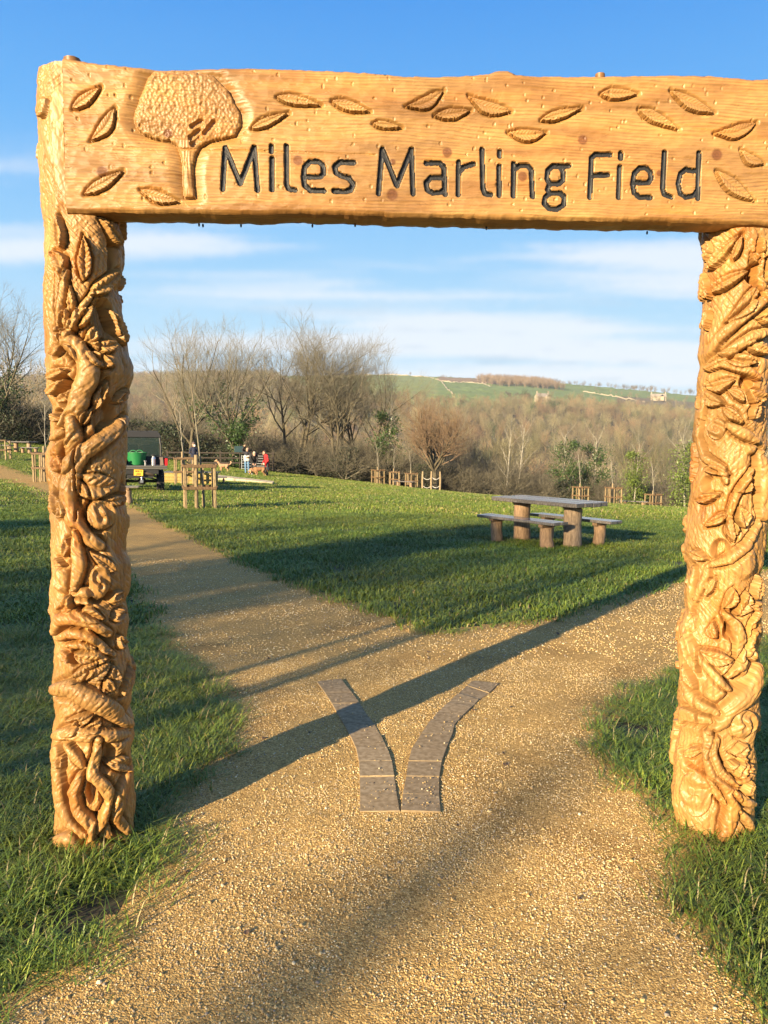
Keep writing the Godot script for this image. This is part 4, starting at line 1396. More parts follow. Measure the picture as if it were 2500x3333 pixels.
func carve_post(t: Node3D, prof: Array, feats: Array, seed_: int, side: float) -> void:
	var top := 2.93 if side < 0 else 2.95
	var half := PI * 0.155
	var hf := HF.new()
	hf.setup(-half, half, 0.0, top, 284, 810)
	var rng := RandomNumberGenerator.new()
	rng.seed = 100 + seed_
	for j in hf.ny:
		var y := hf.y0 + j * hf.dy
		for i in hf.nx:
			var s := hf.x0 + i * hf.dx
			var a := s / 0.155
			var q := Vector3(sin(a) * 0.155, y, cos(a) * 0.155)
			hf.d[j * hf.nx + i] = -0.014 + 0.016 * n_fine.get_noise_3d(q.x * 5.0 + seed_ * 9.0, y * 3.0, q.z * 5.0)
	# carving all round: first small leaves strewn over the ground, then what the sculptor set on top
	for i in 70:
		var p := Vector2(rng.randf_range(-half, half), rng.randf_range(0.1, top - 0.1))
		if absf(p.x) < half * 0.5 and rng.randf() < 0.85:
			continue
		var a := rng.randf() * TAU
		var l := rng.randf_range(0.06, 0.13)
		hf.leaf(p, p + Vector2(cos(a) * 0.7, sin(a)) * l, l * rng.randf_range(0.36, 0.5), 0.012, 0.012, 0.014)
	for i in 5:
		var x := rng.randf_range(0.6, 1.0) * half * (-1.0 if i % 2 else 1.0)
		var y := rng.randf_range(0.1, 2.2)
		var v := []
		for k in 6:
			v.append(Vector2(x + 0.06 * sin(k * 1.3 + i), y + k * 0.13))
		hf.vine(v, 0.03, 0.016, 0.012)
	for f in feats:
		var w: float = f[1]
		var p := pairs(f[2])
		if f[0] == 0:
			hf.vine(p, w * 1.15, minf(0.046, w * 0.85), 0.032)
		elif f[0] == 1:
			hf.leaf(p[0], p[1], w * 1.05, 0.024, 0.029, 0.014)
		elif f[0] == 2:
			hf.hollow(p[0], w * 1.1, p[1].x * 1.1, 0.052)
		elif f[0] == 3:
			hf.hollow(p[0], w, p[1].x, -0.022)
		else:
			hf.rose(p[0], w, p[1].x, 0.030)
	# long drying cracks
	for i in 9:
		var x := rng.randf_range(-half, half) * 0.8
		var y := rng.randf_range(0.1, 2.4)
		var v := []
		for k in 5:
			v.append(Vector2(x + rng.randf_range(-0.006, 0.006), y + k * rng.randf_range(0.05, 0.11)))
		gouge(hf, v, 0.0032, 0.022, 0)
	# facets of the chisel and fine gouge lines over everything
	for j in hf.ny:
		var y := hf.y0 + j * hf.dy
		for i in hf.nx:
			var s := hf.x0 + i * hf.dx
			var at := j * hf.nx + i
			hf.d[at] += 0.0085 * (n_cell.get_noise_2d(s * 17.0 + y * 6.0, y * 11.0 + seed_ * 30.0) + 0.55) + 0.0022 * n_fine.get_noise_2d(s * 38.0 + 12.0 * sin(y * 4.0), y * 9.0)
			hf.d[at] += -0.0062 * pow(1.0 - absf(n_fine.get_noise_2d(s * 22.0 + 5.0 * sin(y * 5.0 + 1.0), y * 6.0 + 40.0)), 9.0) - 0.0026 * pow(1.0 - absf(n_fine.get_noise_2d(s * 34.0 - 9.0 * sin(y * 3.0), y * 13.0 - 20.0)), 10.0)
	for k in 1:   # take single-node spikes off
		for j in range(1, hf.ny - 1):
			for i in range(1, hf.nx - 1):
				var at := j * hf.nx + i
				var m := (hf.d[at - 1] + hf.d[at + 1] + hf.d[at - hf.nx] + hf.d[at + hf.nx]) * 0.25
				hf.d[at] = lerpf(hf.d[at], m, 0.25)
	var nu := hf.nx
	var nv := hf.ny
	var p := PackedVector3Array()
	var c := PackedColorArray()
	var uv := PackedVector2Array()
	p.resize(nu * nv)
	c.resize(nu * nv)
	uv.resize(nu * nv)
	var n := prof.size() / 2
	for j in nv:
		var y := hf.y0 + j * hf.dy
		var g := y / 2.96 * (n - 1)
		var k := clampi(int(g), 0, n - 2)
		var cx := lerpf(prof[2 * k], prof[2 * k + 2], g - k)
		var hw := lerpf(prof[2 * k + 1], prof[2 * k + 3], g - k) + 0.004
		var under := along(BEAM_BOT, cx)
		for i in nu:
			var s := hf.x0 + i * hf.dx
			var a := s / 0.155
			var d := hf.d[j * nu + (i if i < nu - 1 else 0)]
			d *= 0.8 + 0.2 * absf(cos(a))
			var x := cx + (hw + d) * sin(a)
			var z := (0.150 + d) * cos(a)
			if y > under - 0.004:
				# the housing in which the beam sits
				if (side < 0 and x > -1.292 and z > 0.0) or (side > 0 and x < 1.327 and z > 0.0):
					z = minf(z, 0.004)
				elif z > 0.125:
					z = 0.125 + (z - 0.125) * 0.3
			var at := j * nu + i
			p[at] = Vector3(x, y - (0.012 if j == 0 else 0.0), z)
			uv[at] = Vector2(y / 2.9, s / 0.97 + 0.5)
			var tone := 1.0 + 0.17 * n_broad.get_noise_2d(s * 6.0, y * 2.6 + seed_ * 11.0) + 0.10 * n_fine.get_noise_2d(s * 30.0, y * 5.0)
			var col := Color(1.03, 1.02, 1.0).lerp(Color(1.06, 0.84, 0.66), ss(0.05, 0.5, n_broad.get_noise_2d(s * 4.0 + 8.0, y * 1.8 - seed_ * 5.0)))
			# scraps of grey bark left on
			var bark := ss(0.30, 0.44, n_fine.get_noise_2d(s * 6.0 + seed_ * 3.0, y * 3.2 + 70.0)) * ss(0.0, 0.25, n_broad.get_noise_2d(s * 2.0 + 5.0, y * 0.9 + seed_ * 17.0))
			if side > 0:
				col = col.lerp(Color(0.64, 0.60, 0.55), bark * 0.6)
			# growth rings laid bare where the cut runs through them, and planed facets
			var ring := sin((0.15 + d) * (1.0 + 0.03 * n_fine.get_noise_2d(s * 3.0, y * 1.2)) * TAU / 0.0062 + 5.0 * n_fine.get_noise_2d(s * 2.0 + 3.0, y * 0.8))
			tone *= 1.0 + 0.085 * ring + 0.09 * n_facet.get_noise_2d(s * 17.0 + y * 6.0, y * 11.0 + seed_ * 30.0)
			c[at] = col * tone
	var post := part("post", grid_mesh(p, nu, nv, M.oiled_timber, c, uv, true), t, "log post carved with twining stems and leaves")
	# end grain on top
	var b := B.new()
	var mid := Vector3.ZERO
	for i in nu:
		mid += p[(nv - 1) * nu + i]
	mid = mid / nu + Vector3.UP * 0.012
	b.col = Color(0.8, 0.74, 0.66)
	for i in nu - 1:
		var a: Vector3 = p[(nv - 1) * nu + i]
		var d: Vector3 = p[(nv - 1) * nu + i + 1]
		b.tri(a, d, mid, Vector3.UP, Vector3.UP, Vector3.UP)
	for q in b.v:
		b.uv.append(Vector2(q.x * 0.5, q.z * 2.0))
	part("end_grain", b.mesh(M.oiled_timber), post)


# ------------------------------------------------------------------ trees
func grow(bt: B, bc: B, p: Vector3, dir: Vector3, length: float, r: float, lvl: int, o: Dictionary, rng: RandomNumberGenerator) -> void:
	var segs: int = [5, 4, 3, 2, 2][lvl]
	var ps := [p]
	var rs := [r]
	var d := dir
	var q := p
	var last: bool = lvl == o.depth
	for k in segs:
		var cr: float = o.crook * (0.35 if lvl == 0 else 1.0)
		d = (d + Vector3(rng.randfn(0, cr), rng.randfn(0, cr * 0.6), rng.randfn(0, cr)) + Vector3.UP * o.up * (0.0 if lvl == 0 else 1.0)).normalized()
		q += d * length / segs
		ps.append(q)
		var f := (k + 1.0) / segs
		rs.append(maxf(r * (1.0 - f * (1.0 if last else 0.62)), 0.0))
	var b := bt if lvl <= 1 else bc
	b.col = Color(1, 1, 1) * rng.randf_range(0.85, 1.12)
	b.tube(ps, rs, [8, 5, 4, 3, 3][lvl], lvl == 0)
	if last:
		return
	var n: int = o.counts[lvl]
	var from: float = o.fork if lvl == 0 else 0.22
	for k in n:
		var t := lerpf(from, 1.0, (k + rng.randf_range(0.2, 0.9)) / n)
		if lvl == 0 and k == n - 1:
			t = 1.0
		var g := clampf(t * segs, 0.0, segs - 0.001)
		var i := int(g)
		var at: Vector3 = ps[i].lerp(ps[i + 1], g - i)
		var ra: float = lerpf(rs[i], rs[i + 1], g - i)
		var ax: Vector3 = (ps[i + 1] - ps[i]).normalized()
		var side := ax.cross(Vector3(0.3, 0.9, 0.2)).normalized().rotated(ax, TAU * (k * 0.382 + rng.randf_range(-0.1, 0.1)))
		var ang: float = deg_to_rad(o.angle * (1.0 if lvl == 0 else 0.85) * rng.randf_range(0.7, 1.25))
		var nd := (ax * cos(ang) + side * sin(ang)).normalized()
		var ln: float = o.lens[lvl] * rng.randf_range(0.75, 1.2) * (1.15 - 0.45 * t if lvl > 0 else 1.0)
		grow(bt, bc, at, nd, ln, maxf(minf(ra * 0.62, o.rads[lvl]), o.twig), lvl + 1, o, rng)


func bare_tree(seed_: int, o: Dictionary, m_trunk: Material, m_crown: Material) -> Array:
	var rng := RandomNumberGenerator.new()
	rng.seed = seed_
	var bt := B.new()
	var bc := B.new()
	for k in o.get("stems", 1):
		var p := Vector3.ZERO if o.get("stems", 1) == 1 else Vector3(rng.randf_range(-0.5, 0.5), 0, rng.randf_range(-0.5, 0.5))
		grow(bt, bc, p - Vector3.UP * 0.15, (Vector3.UP + Vector3(rng.randfn(0, o.get("tilt", 0.04)), 0, rng.randfn(0, o.get("tilt", 0.04)))).normalized(), o.trunk, o.r, 0, o, rng)
	return [bt.mesh(m_trunk), bc.mesh(m_crown)]


func leaf_cloud(seed_: int, count: int, size: float, m: Material, shape: Callable) -> ArrayMesh:
	var rng := RandomNumberGenerator.new()
	rng.seed = seed_
	var b := B.new()
	for i in count:
		var p: Vector3 = shape.call(rng)
		var nn := Vector3(rng.randfn(), rng.randfn() + 0.6, rng.randfn()).normalized()
		var u := nn.cross(Vector3(0.2, 0.5, 0.8)).normalized().rotated(nn, rng.randf() * TAU) * size * rng.randf_range(0.6, 1.3)
		var w := nn.cross(u) * 0.42
		b.col = Color(1, 1, 1) * rng.randf_range(0.55, 1.35)
		b.tri(p - u, p + w, p + u, nn, nn, nn)
		b.tri(p - u, p + u, p - w, nn, nn, nn)
	return b.mesh(m)


func place_tree(ms: Array, label: String, at: Vector3, turn: float, sc: Vector3, extra := [], group := "", called := "bare_tree") -> Node3D:
	var t := thing(called, label, "tree", at, turn, group)
	t.scale = sc
	part("trunk", ms[0], t)
	part("crown", ms[1], t)
	for e in extra:
		part("ivy", e, t)
	return t


const ASH := {"depth": 4, "trunk": 4.2, "r": 0.20, "fork": 0.35, "limbs": 8, "counts": [9, 8, 7, 6], "lens": [5.6, 2.8, 1.6, 0.9], "rads": [0.11, 0.042, 0.019, 0.010], "twig": 0.007, "angle": 42.0, "up": 0.12, "crook": 0.13}
const STEMS := {"depth": 4, "trunk": 7.0, "r": 0.15, "fork": 0.42, "stems": 3, "tilt": 0.16, "counts": [9, 7, 6, 5], "lens": [4.2, 2.4, 1.4, 0.85], "rads": [0.07, 0.032, 0.016, 0.010], "twig": 0.007, "angle": 40.0, "up": 0.10, "crook": 0.14}
const OAK := {"depth": 4, "trunk": 2.4, "r": 0.28, "fork": 0.55, "counts": [12, 9, 7, 6], "lens": [4.0, 2.2, 1.3, 0.7], "rads": [0.16, 0.05, 0.021, 0.011], "twig": 0.007, "angle": 50.0, "up": 0.15, "crook": 0.22}
const BIRCH := {"depth": 3, "trunk": 5.6, "r": 0.075, "fork": 0.25, "counts": [15, 5, 4], "lens": [1.7, 0.85, 0.5], "rads": [0.02, 0.011, 0.008], "twig": 0.006, "angle": 36.0, "up": 0.05, "crook": 0.08}
const WOOD := {"depth": 3, "trunk": 7.5, "r": 0.20, "fork": 0.30, "counts": [12, 7, 5], "lens": [4.6, 2.5, 1.5], "rads": [0.09, 0.05, 0.036], "twig": 0.03, "angle": 46.0, "up": 0.12, "crook": 0.14}
const BUSH := {"depth": 3, "trunk": 0.7, "r": 0.06, "fork": 0.1, "stems": 5, "tilt": 0.5, "counts": [5, 6, 6], "lens": [1.9, 1.0, 0.6], "rads": [0.03, 0.014, 0.009], "twig": 0.007, "angle": 40.0, "up": 0.02, "crook": 0.22}
const POLE := {"depth": 2, "trunk": 5.0, "r": 0.06, "fork": 0.72, "counts": [6, 3], "lens": [0.9, 0.4], "rads": [0.015, 0.007], "twig": 0.005, "angle": 30.0, "up": 0.06, "crook": 0.07}
const YOUNG := {"depth": 2, "trunk": 3.3, "r": 0.03, "fork": 0.5, "counts": [7, 3], "lens": [0.8, 0.35], "rads": [0.009, 0.005], "twig": 0.004, "angle": 34.0, "up": 0.06, "crook": 0.07}


func build_far_hill() -> void:
	# dry stone walls between the fields
	for w in [["pale dry stone wall along the crest above the green field", [[-0.10, 1395], [-0.02, 1392], [0.05, 1372], [0.066, 1290], [0.072, 1215]]], ["pale dry stone wall running downhill through the green field", [[0.072, 1215], [0.075, 1120], [0.080, 1010], [0.087, 930]]], ["pale dry stone wall below the ploughed field", [[0.072, 1215], [0.090, 1195], [0.105, 1205], [0.125, 1200], [0.136, 1110]]], ["pale dry stone wall on the far green slope beyond the farmhouse", [[0.255, 1150], [0.275, 1120], [0.30, 1080], [0.335, 1010]]]]:
		var t := thing("dry_stone_wall", w[0], "wall")
		var b := B.new()
		for k in w[1].size() - 1:
			var a: Array = w[1][k]
			var e: Array = w[1][k + 1]
			var prev := Vector3.ZERO
			for i in 13:
				var f := i / 12.0
				var d: float = lerpf(a[1], e[1], f)
				var q := on(lerpf(a[0], e[0], f) * d, -d)
				if i > 0:
					var s := (q - prev).cross(Vector3.UP).normalized() * 0.5
					var h := Vector3.UP * 1.3
					b.hexa([prev - s - h * 0.2, prev + s - h * 0.2, q + s - h * 0.2, q - s - h * 0.2], [prev - s * 0.7 + h, prev + s * 0.7 + h, q + s * 0.7 + h, q - s * 0.7 + h])
				prev = q
		part("stonework", b.mesh(M.cotswold_stone), t)
	farmhouse("stone farmhouse with a tall chimney at the wood's upper edge", 0.203, 868.0, 16.0, 0.35)
	farmhouse("long stone house among trees at the end of the far ridge", 0.352, 1075.0, 20.0, -0.2)


func farmhouse(label: String, bearing: float, d: float, w: float, turn: float) -> void:
	var t := thing("farmhouse", label, "house", on(bearing * d, -d), turn)
	var h := 6.0
	var dp := 8.0
	var b := B.new()
	b.box(Vector3(0, h * 0.5 - 1.0, 0), Vector3(w, h + 2.0, dp))
	b.flat(Vector3(-w / 2, h, dp / 2), Vector3(-w / 2, h, -dp / 2), Vector3(-w / 2, h + 3.6, 0))
	b.flat(Vector3(w / 2, h, -dp / 2), Vector3(w / 2, h, dp / 2), Vector3(w / 2, h + 3.6, 0))
	b.box(Vector3(w * 0.22, h * 0.5, dp * 0.5 + 2.0), Vector3(5.0, h, 4.0))
	part("wall", b.mesh(M.cotswold_stone), t)
	var r := B.new()
	for s in [-1.0, 1.0]:
		r.hexa([Vector3(-w / 2 - 0.4, h - 0.3, s * (dp / 2 + 0.5)), Vector3(w / 2 + 0.4, h - 0.3, s * (dp / 2 + 0.5)), Vector3(w / 2 + 0.4, h + 3.62, 0), Vector3(-w / 2 - 0.4, h + 3.62, 0)], [Vector3(-w / 2 - 0.4, h, s * (dp / 2 + 0.5)), Vector3(w / 2 + 0.4, h, s * (dp / 2 + 0.5)), Vector3(w / 2 + 0.4, h + 3.95, 0), Vector3(-w / 2 - 0.4, h + 3.95, 0)])
	r.hexa([Vector3(w * 0.22 - 2.8, h + 0.02, dp / 2), Vector3(w * 0.22, h + 2.4, dp / 2 - 1.0), Vector3(w * 0.22, h + 2.4, dp / 2 + 4.3), Vector3(w * 0.22 - 2.8, h + 0.02, dp / 2 + 4.3)], [Vector3(w * 0.22 - 2.8, h + 0.3, dp / 2), Vector3(w * 0.22, h + 2.7, dp / 2 - 1.0), Vector3(w * 0.22, h + 2.7, dp / 2 + 4.3), Vector3(w * 0.22 - 2.8, h + 0.3, dp / 2 + 4.3)])
	r.hexa([Vector3(w * 0.22 + 2.8, h + 0.02, dp / 2), Vector3(w * 0.22, h + 2.4, dp / 2 - 1.0), Vector3(w * 0.22, h + 2.4, dp / 2 + 4.3), Vector3(w * 0.22 + 2.8, h + 0.02, dp / 2 + 4.3)], [Vector3(w * 0.22 + 2.8, h + 0.3, dp / 2), Vector3(w * 0.22, h + 2.7, dp / 2 - 1.0), Vector3(w * 0.22, h + 2.7, dp / 2 + 4.3), Vector3(w * 0.22 + 2.8, h + 0.3, dp / 2 + 4.3)])
	var roof := part("roof", r.mesh(M.roof_tile), t)
	for s in [-1.0, 1.0]:
		var c := B.new()
		c.box(Vector3(s * (w / 2 - 0.8), h + 4.0, 0), Vector3(1.3, 4.0, 1.1))
		c.box(Vector3(s * (w / 2 - 0.8), h + 6.1, 0), Vector3(1.5, 0.25, 1.3))
		part("chimney", c.mesh(M.cotswold_stone), roof)
	for k in 4:
		for lv in 2:
			var g := B.new()
			var x := -w / 2 + w * (k + 0.5) / 4.0
			g.box(Vector3(x, 1.6 + lv * 2.6, dp / 2 + 0.03), Vector3(1.1, 1.2, 0.1))
			part("window", g.mesh(M.dark_glass), t)


func build_woods() -> void:
	var rng := RandomNumberGenerator.new()
	rng.seed = 21
	var kinds := [bare_tree(301, WOOD, M.hill, M.hill), bare_tree(302, WOOD, M.hill, M.hill), bare_tree(303, WOOD, M.hill, M.hill), bare_tree(304, WOOD, M.hill, M.hill)]
	var mesh := []
	for k in kinds:
		# trunk and twigs in one low mesh: at this distance a tree is a few pixels
		var am := ArrayMesh.new()
		am.add_surface_from_arrays(Mesh.PRIMITIVE_TRIANGLES, k[0].surface_get_arrays(0))
		am.surface_set_material(0, M.hill)
		am.add_surface_from_arrays(Mesh.PRIMITIVE_TRIANGLES, k[1].surface_get_arrays(0))
		am.surface_set_material(1, M.hill)
		mesh.append(am)
	var xf := [[], [], [], []]
	var cl := [[], [], [], []]
	var tints := [Color(0.24, 0.185, 0.115), Color(0.26, 0.215, 0.13), Color(0.20, 0.18, 0.105), Color(0.27, 0.18, 0.11), Color(0.29, 0.26, 0.155), Color(0.22, 0.195, 0.10)]
	var add := func(x: float, d: float, s: float, tone: Color) -> void:
		var k := rng.randi() % 4
		xf[k].append(Transform3D(Basis(Vector3.UP, rng.randf() * TAU).scaled(Vector3(s, s * rng.randf_range(0.9, 1.15), s)), on(x, -d) - Vector3.UP * 0.3))
		cl[k].append(tone)
	# the wooded far slope, and the near side of the valley below the field
	for band in [[300.0, 1480.0, 8.6, 1.12, 0.66], [80.0, 300.0, 6.4, 0.66, 0.78]]:
		var d: float = band[0]
		while d < band[1]:
			var sp: float = band[2] * (1.0 + d * 0.00025)
			var x: float = -d * band[4]
			while x < d * band[4] * 0.92:
				var xx := x + rng.randf_range(-0.5, 0.5) * sp
				var dd := d + rng.randf_range(-0.5, 0.5) * sp
				var b := xx / dd
				x += sp
				if dd > pick(WOOD_END, b) - 6.0 + 14.0 * n_broad.get_noise_2d(xx * 0.02, dd * 0.02):
					continue
				if dd < 300.0 and xx < 6.0 and dd < 95.0 and rng.randf() < 0.5:
					continue
				var tone: Color = tints[int((n_broad.get_noise_2d(xx * 0.012, dd * 0.012) * 0.9 + 0.5 + rng.randf_range(-0.22, 0.22)) * 6.0) % 6 if true else 0]
				if rng.randf() < 0.04:
					tone = Color(0.09, 0.12, 0.045)
				if dd > 300.0:
					tone = Color(tone.r * 0.78, tone.g * 0.78, tone.b * 0.70)
				add.call(xx, dd, band[3] * rng.randf_range(0.55, 1.3), tone * rng.randf_range(0.6, 1.4))
			d += sp * 0.9
	for k in 4:
		scatter("woods", mesh[k], xf[k], cl[k], "leafless brown woodland filling the valley below the far fields")
		xf[k] = []
		cl[k] = []
	# plantation, shelter belts and hedgerow trees of the far hill
	for i in 420:
		var b := rng.randf_range(0.128, 0.222)
		add.call(b * 1180.0, rng.randf_range(1130.0, 1290.0), rng.randf_range(0.85, 1.15), Color(0.23, 0.17, 0.115) * rng.randf_range(0.8, 1.15))
	for i in 620:
		var b := rng.randf_range(-0.55, 0.55)
		var d := rng.randf_range(1395.0, 1440.0)
		if b < 0.12 and b > -0.12:
			if sin(b * 260.0) + sin(b * 97.0) < 0.5:
				continue
		add.call(b * d, d, rng.randf_range(0.35, 0.8) * (1.25 if b > 0.2 else 0.75), Color(0.17, 0.145, 0.11) * rng.randf_range(0.7, 1.2))
	for i in 170:
		var b := rng.randf_range(0.25, 0.55)
		var d := rng.randf_range(880.0, 1300.0)
		if sin(d * 0.03 + b * 40.0) < 0.3:
			continue
		add.call(b * d, d, rng.randf_range(0.4, 0.8), Color(0.19, 0.16, 0.10) * rng.randf_range(0.7, 1.2))
	for i in 26:
		add.call(rng.randf_range(0.150, 0.188) * 915.0, rng.randf_range(905.0, 925.0), rng.randf_range(0.35, 0.55), Color(0.10, 0.088, 0.06))
	for k in 4:
		scatter("treeline", mesh[k], xf[k], cl[k], "plantation and hedgerow trees on the far hill")


func build_field_edge() -> void:
	var rng := RandomNumberGenerator.new()
	rng.seed = 33
	var ash := [bare_tree(11, ASH, M.bark, M.twig), bare_tree(12, ASH, M.bark, M.twig)]
	var stems := [bare_tree(13, STEMS, M.bark, M.twig), bare_tree(14, STEMS, M.bark, M.twig)]
	var oak := bare_tree(15, OAK, M.bark, M.red_twig)
	var olive := bare_tree(18, ASH, M.olive_bark, M.olive_bark)
	var birch := [bare_tree(16, BIRCH, M.pale_bark, M.twig), bare_tree(17, BIRCH, M.pale_bark, M.twig)]
	var bush := [bare_tree(19, BUSH, M.bark, M.twig), bare_tree(20, BUSH, M.bark, M.twig)]
	# ivy up a stem and into the first forks
	var ivy_up := func(r: RandomNumberGenerator) -> Vector3:
		var q := Vector3(r.randfn(0, 0.22), 0, r.randfn(0, 0.22))
		if r.randf() < 0.3:
			return q + Vector3.UP * r.randf() * 2.6
		var k := r.randi() % 5
		var t := r.randf()
		var reach: float = [1.6, 2.4, 3.2, 1.9, 2.2][k]
		var lift: float = [3.2, 1.0, 2.6, 4.6, 1.8][k]
		var clump := 0.5 + 0.5 * sin(t * 14.0 + k * 2.0)
		q *= 1.0 + 1.6 * clump
		return q + Vector3(cos(k * 1.256 + 0.4) * reach * t, 2.2 + lift * t + r.randfn(0, 0.3), sin(k * 1.256 + 0.4) * reach * t)
	var ivy_cone := func(r: RandomNumberGenerator) -> Vector3:
		var k := r.randi() % 11
		var c := Vector3(0.55 * sin(k * 2.4), 0.35 + 0.42 * k + 0.25 * sin(k * 5.1), 0.5 * cos(k * 3.7))
		var w := 0.30 + 0.24 * absf(sin(k * 1.9)) - 0.012 * k
		return c + Vector3(r.randfn(0, w), r.randfn(0, w * 0.8), r.randfn(0, w))
	var dark_ivy := leaf_cloud(61, 5200, 0.10, M.ivy_leaf, ivy_up)
	var bright := leaf_cloud(62, 4200, 0.085, M.bright_ivy, ivy_cone)
	var mid_ivy := leaf_cloud(63, 4200, 0.085, M.ivy_leaf, ivy_cone)
	var one := Vector3.ONE
	# the row at the field's far side
	place_tree(ash[0], "spreading bare tree whose trunk and forks are thick with ivy, behind the hatted person", on(-11.6, -60.0), 0.4, Vector3(1.05, 1.03, 1.05), [dark_ivy])
	place_tree(ash[1], "bare tree with pale upswept twigs behind the utility truck", on(-15.4, -61.0), 1.7, one * 1.0)
	place_tree(stems[0], "tall bare tree of several stems rising behind the three people with dogs", on(-7.4, -64.0), 0.0, one * 1.08)
	place_tree(stems[1], "bare tree of dark leaning stems beside the small tree guards", on(-3.7, -63.0), 2.1, one * 1.0)
	place_tree(stems[0], "slim bare tree at the end of the tall row, next to the oak", on(-2.0, -66.0), 3.6, Vector3(0.85, 0.98, 0.85))
	place_tree(oak, "low round-crowned oak with crooked limbs behind rope-linked posts", on(4.0, -60.5), 0.9, one * 0.98, [], "", "oak_tree")
	place_tree(ash[1], "big ivy-clad tree with grey twigs behind the distant picnic table", on(-31.0, -62.0), 0.2, Vector3(1.1, 1.05, 1.1), [dark_ivy])
	place_tree(olive, "bare tree with olive branches arching over the distant picnic table", on(-25.0, -66.0), 2.2, one * 0.8)
	place_tree(birch[0], "slender pale-stemmed birch behind the picnic table, with one straight stem", on(9.7, -61.0), 0.0, one * 1.0, [], "", "birch_tree")
	place_tree(birch[1], "slender pale-stemmed birch behind the picnic table, leaning apart from its twin", on(10.7, -61.5), 1.3, Vector3(1.0, 1.06, 1.0), [], "", "birch_tree")
	var lab := ["bare olive-twigged tree rising behind the two birches", "bare olive-twigged tree rising behind the long picnic table", "bare olive-twigged tree rising behind the ivy column", "bare olive-twigged tree next to the carved post's far side", "bare olive-twigged tree on the slope below the oak"]
	var at := [[13.5, -78.0, 0.78], [19.5, -76.0, 0.86], [24.5, -74.0, 0.82], [29.0, -72.0, 0.84], [8.5, -84.0, 0.72]]
	for i in 5:
		place_tree(olive if i % 2 == 0 else ash[0], lab[i], on(at[i][0], at[i][1]), i * 1.9, one * at[i][2])
	var cone := [["dark ivy-smothered stump of a tree between oak and tall stems", 0.2, -64.0, 1.2, mid_ivy], ["broad dull green ivy-covered tree behind the picnic table", 14.6, -62.0, 1.05, mid_ivy], ["narrow dull green ivy column beside the pale saplings", 17.5, -64.0, 1.1, mid_ivy], ["bright yellow-green ivy column between two tree guards", 18.9, -58.0, 0.92, bright], ["bright yellow-green ivy mass close by the carved post", 22.0, -56.0, 1.08, bright]]
	for q in cone:
		var t := place_tree(birch[0], q[0], on(q[1], q[2]), q[1], one * q[3], [], "", "ivy_clad_tree")
		part("ivy", q[4], t)
	# the hedge bottom: brambles and thorn, one tangled mass
	var hx := [[], [], []]
	var hc := [[], [], []]
	var thorn := leaf_cloud(64, 900, 0.06, M.dark_leaf, func(r: RandomNumberGenerator) -> Vector3:
		var a := r.randf() * TAU
		var y := r.randf() * 1.7
		return Vector3(cos(a), 0, sin(a)) * sqrt(r.randf()) * (1.15 - 0.35 * y) + Vector3.UP * y)
	for i in 520:
		var x := rng.randf_range(-44.0, 36.0)
		var d := 62.5 + rng.randf_range(-1.5, 7.0) - 3.0 * ss(8.0, 30.0, x)
		var s := rng.randf_range(0.8, 1.7) * (0.95 if x < -2.0 else 0.85)
		var k := 2 if rng.randf() < 0.42 else rng.randi() % 2
		hx[k].append(Transform3D(Basis(Vector3.UP, rng.randf() * TAU).scaled(Vector3(s, s * rng.randf_range(0.7, 1.1), s)), on(x, -d)))
		hc[k].append(Color(1, 1, 1) * rng.randf_range(0.35, 0.9))
	# darker evergreen scrub behind the truck
	for i in 70:
		var x := rng.randf_range(-38.0, -12.5)
		var s := rng.randf_range(0.9, 1.8)
		hx[2].append(Transform3D(Basis(Vector3.UP, rng.randf() * TAU).scaled(Vector3(s, s, s)), on(x, -61.0 - rng.randf() * 4.0)))
		hc[2].append(Color(0.8, 0.85, 0.8))
	var bm := []
	for k in bush:
		var am := ArrayMesh.new()
		am.add_surface_from_arrays(Mesh.PRIMITIVE_TRIANGLES, k[0].surface_get_arrays(0))
		am.surface_set_material(0, M.twig)
		am.add_surface_from_arrays(Mesh.PRIMITIVE_TRIANGLES, k[1].surface_get_arrays(0))
		am.surface_set_material(1, M.twig)
		bm.append(am)
	bm.append(thorn)
	for k in 3:
		scatter("undergrowth", bm[k], hx[k], hc[k], "tangled brown bramble and thorn along the field's edge")
	# trees that stand behind the viewer towards the sun: they throw the long shadows over path and lawn
	var back := [[-20.0, 15.5, 1.0, "evergreen"], [-27.0, 13.0, 0.9, "evergreen"], [-33.0, 8.0, 0.9, "evergreen"], [-15.0, 24.5, 0.7, "bare"], [-30.0, 18.0, 1.0, "bare"]]
	var holly := leaf_cloud(65, 5200, 0.16, M.ivy_leaf, func(r: RandomNumberGenerator) -> Vector3:
		var y := 1.2 + r.randf() * 9.0
		var w := 2.6 * sqrt(maxf(0.02, 1.0 - pow((y - 5.0) / 5.4, 2.0))) * (0.75 + 0.25 * sin(y * 2.0))
		var a := r.randf() * TAU
		return Vector3(cos(a), 0, sin(a)) * w * sqrt(r.randf()) + Vector3.UP * y)
	var n := 0
	for q in back:
		n += 1
		var pos := on(q[0], q[1])
		if q[3] == "evergreen":
			var t := place_tree(stems[0], "evergreen tree towards the low sun outside the gateway, throwing a dense shadow", pos, q[0], one * q[2], [], "shadow-casting evergreens", "evergreen_tree")
			part("foliage", holly, t)
		else:
			place_tree(ash[n % 2], "leafless tree towards the low sun outside the gateway, throwing a branching shadow", pos, q[0], one * q[2], [], "shadow-casting bare trees")
	var pole := bare_tree(70, POLE, M.bark, M.twig)
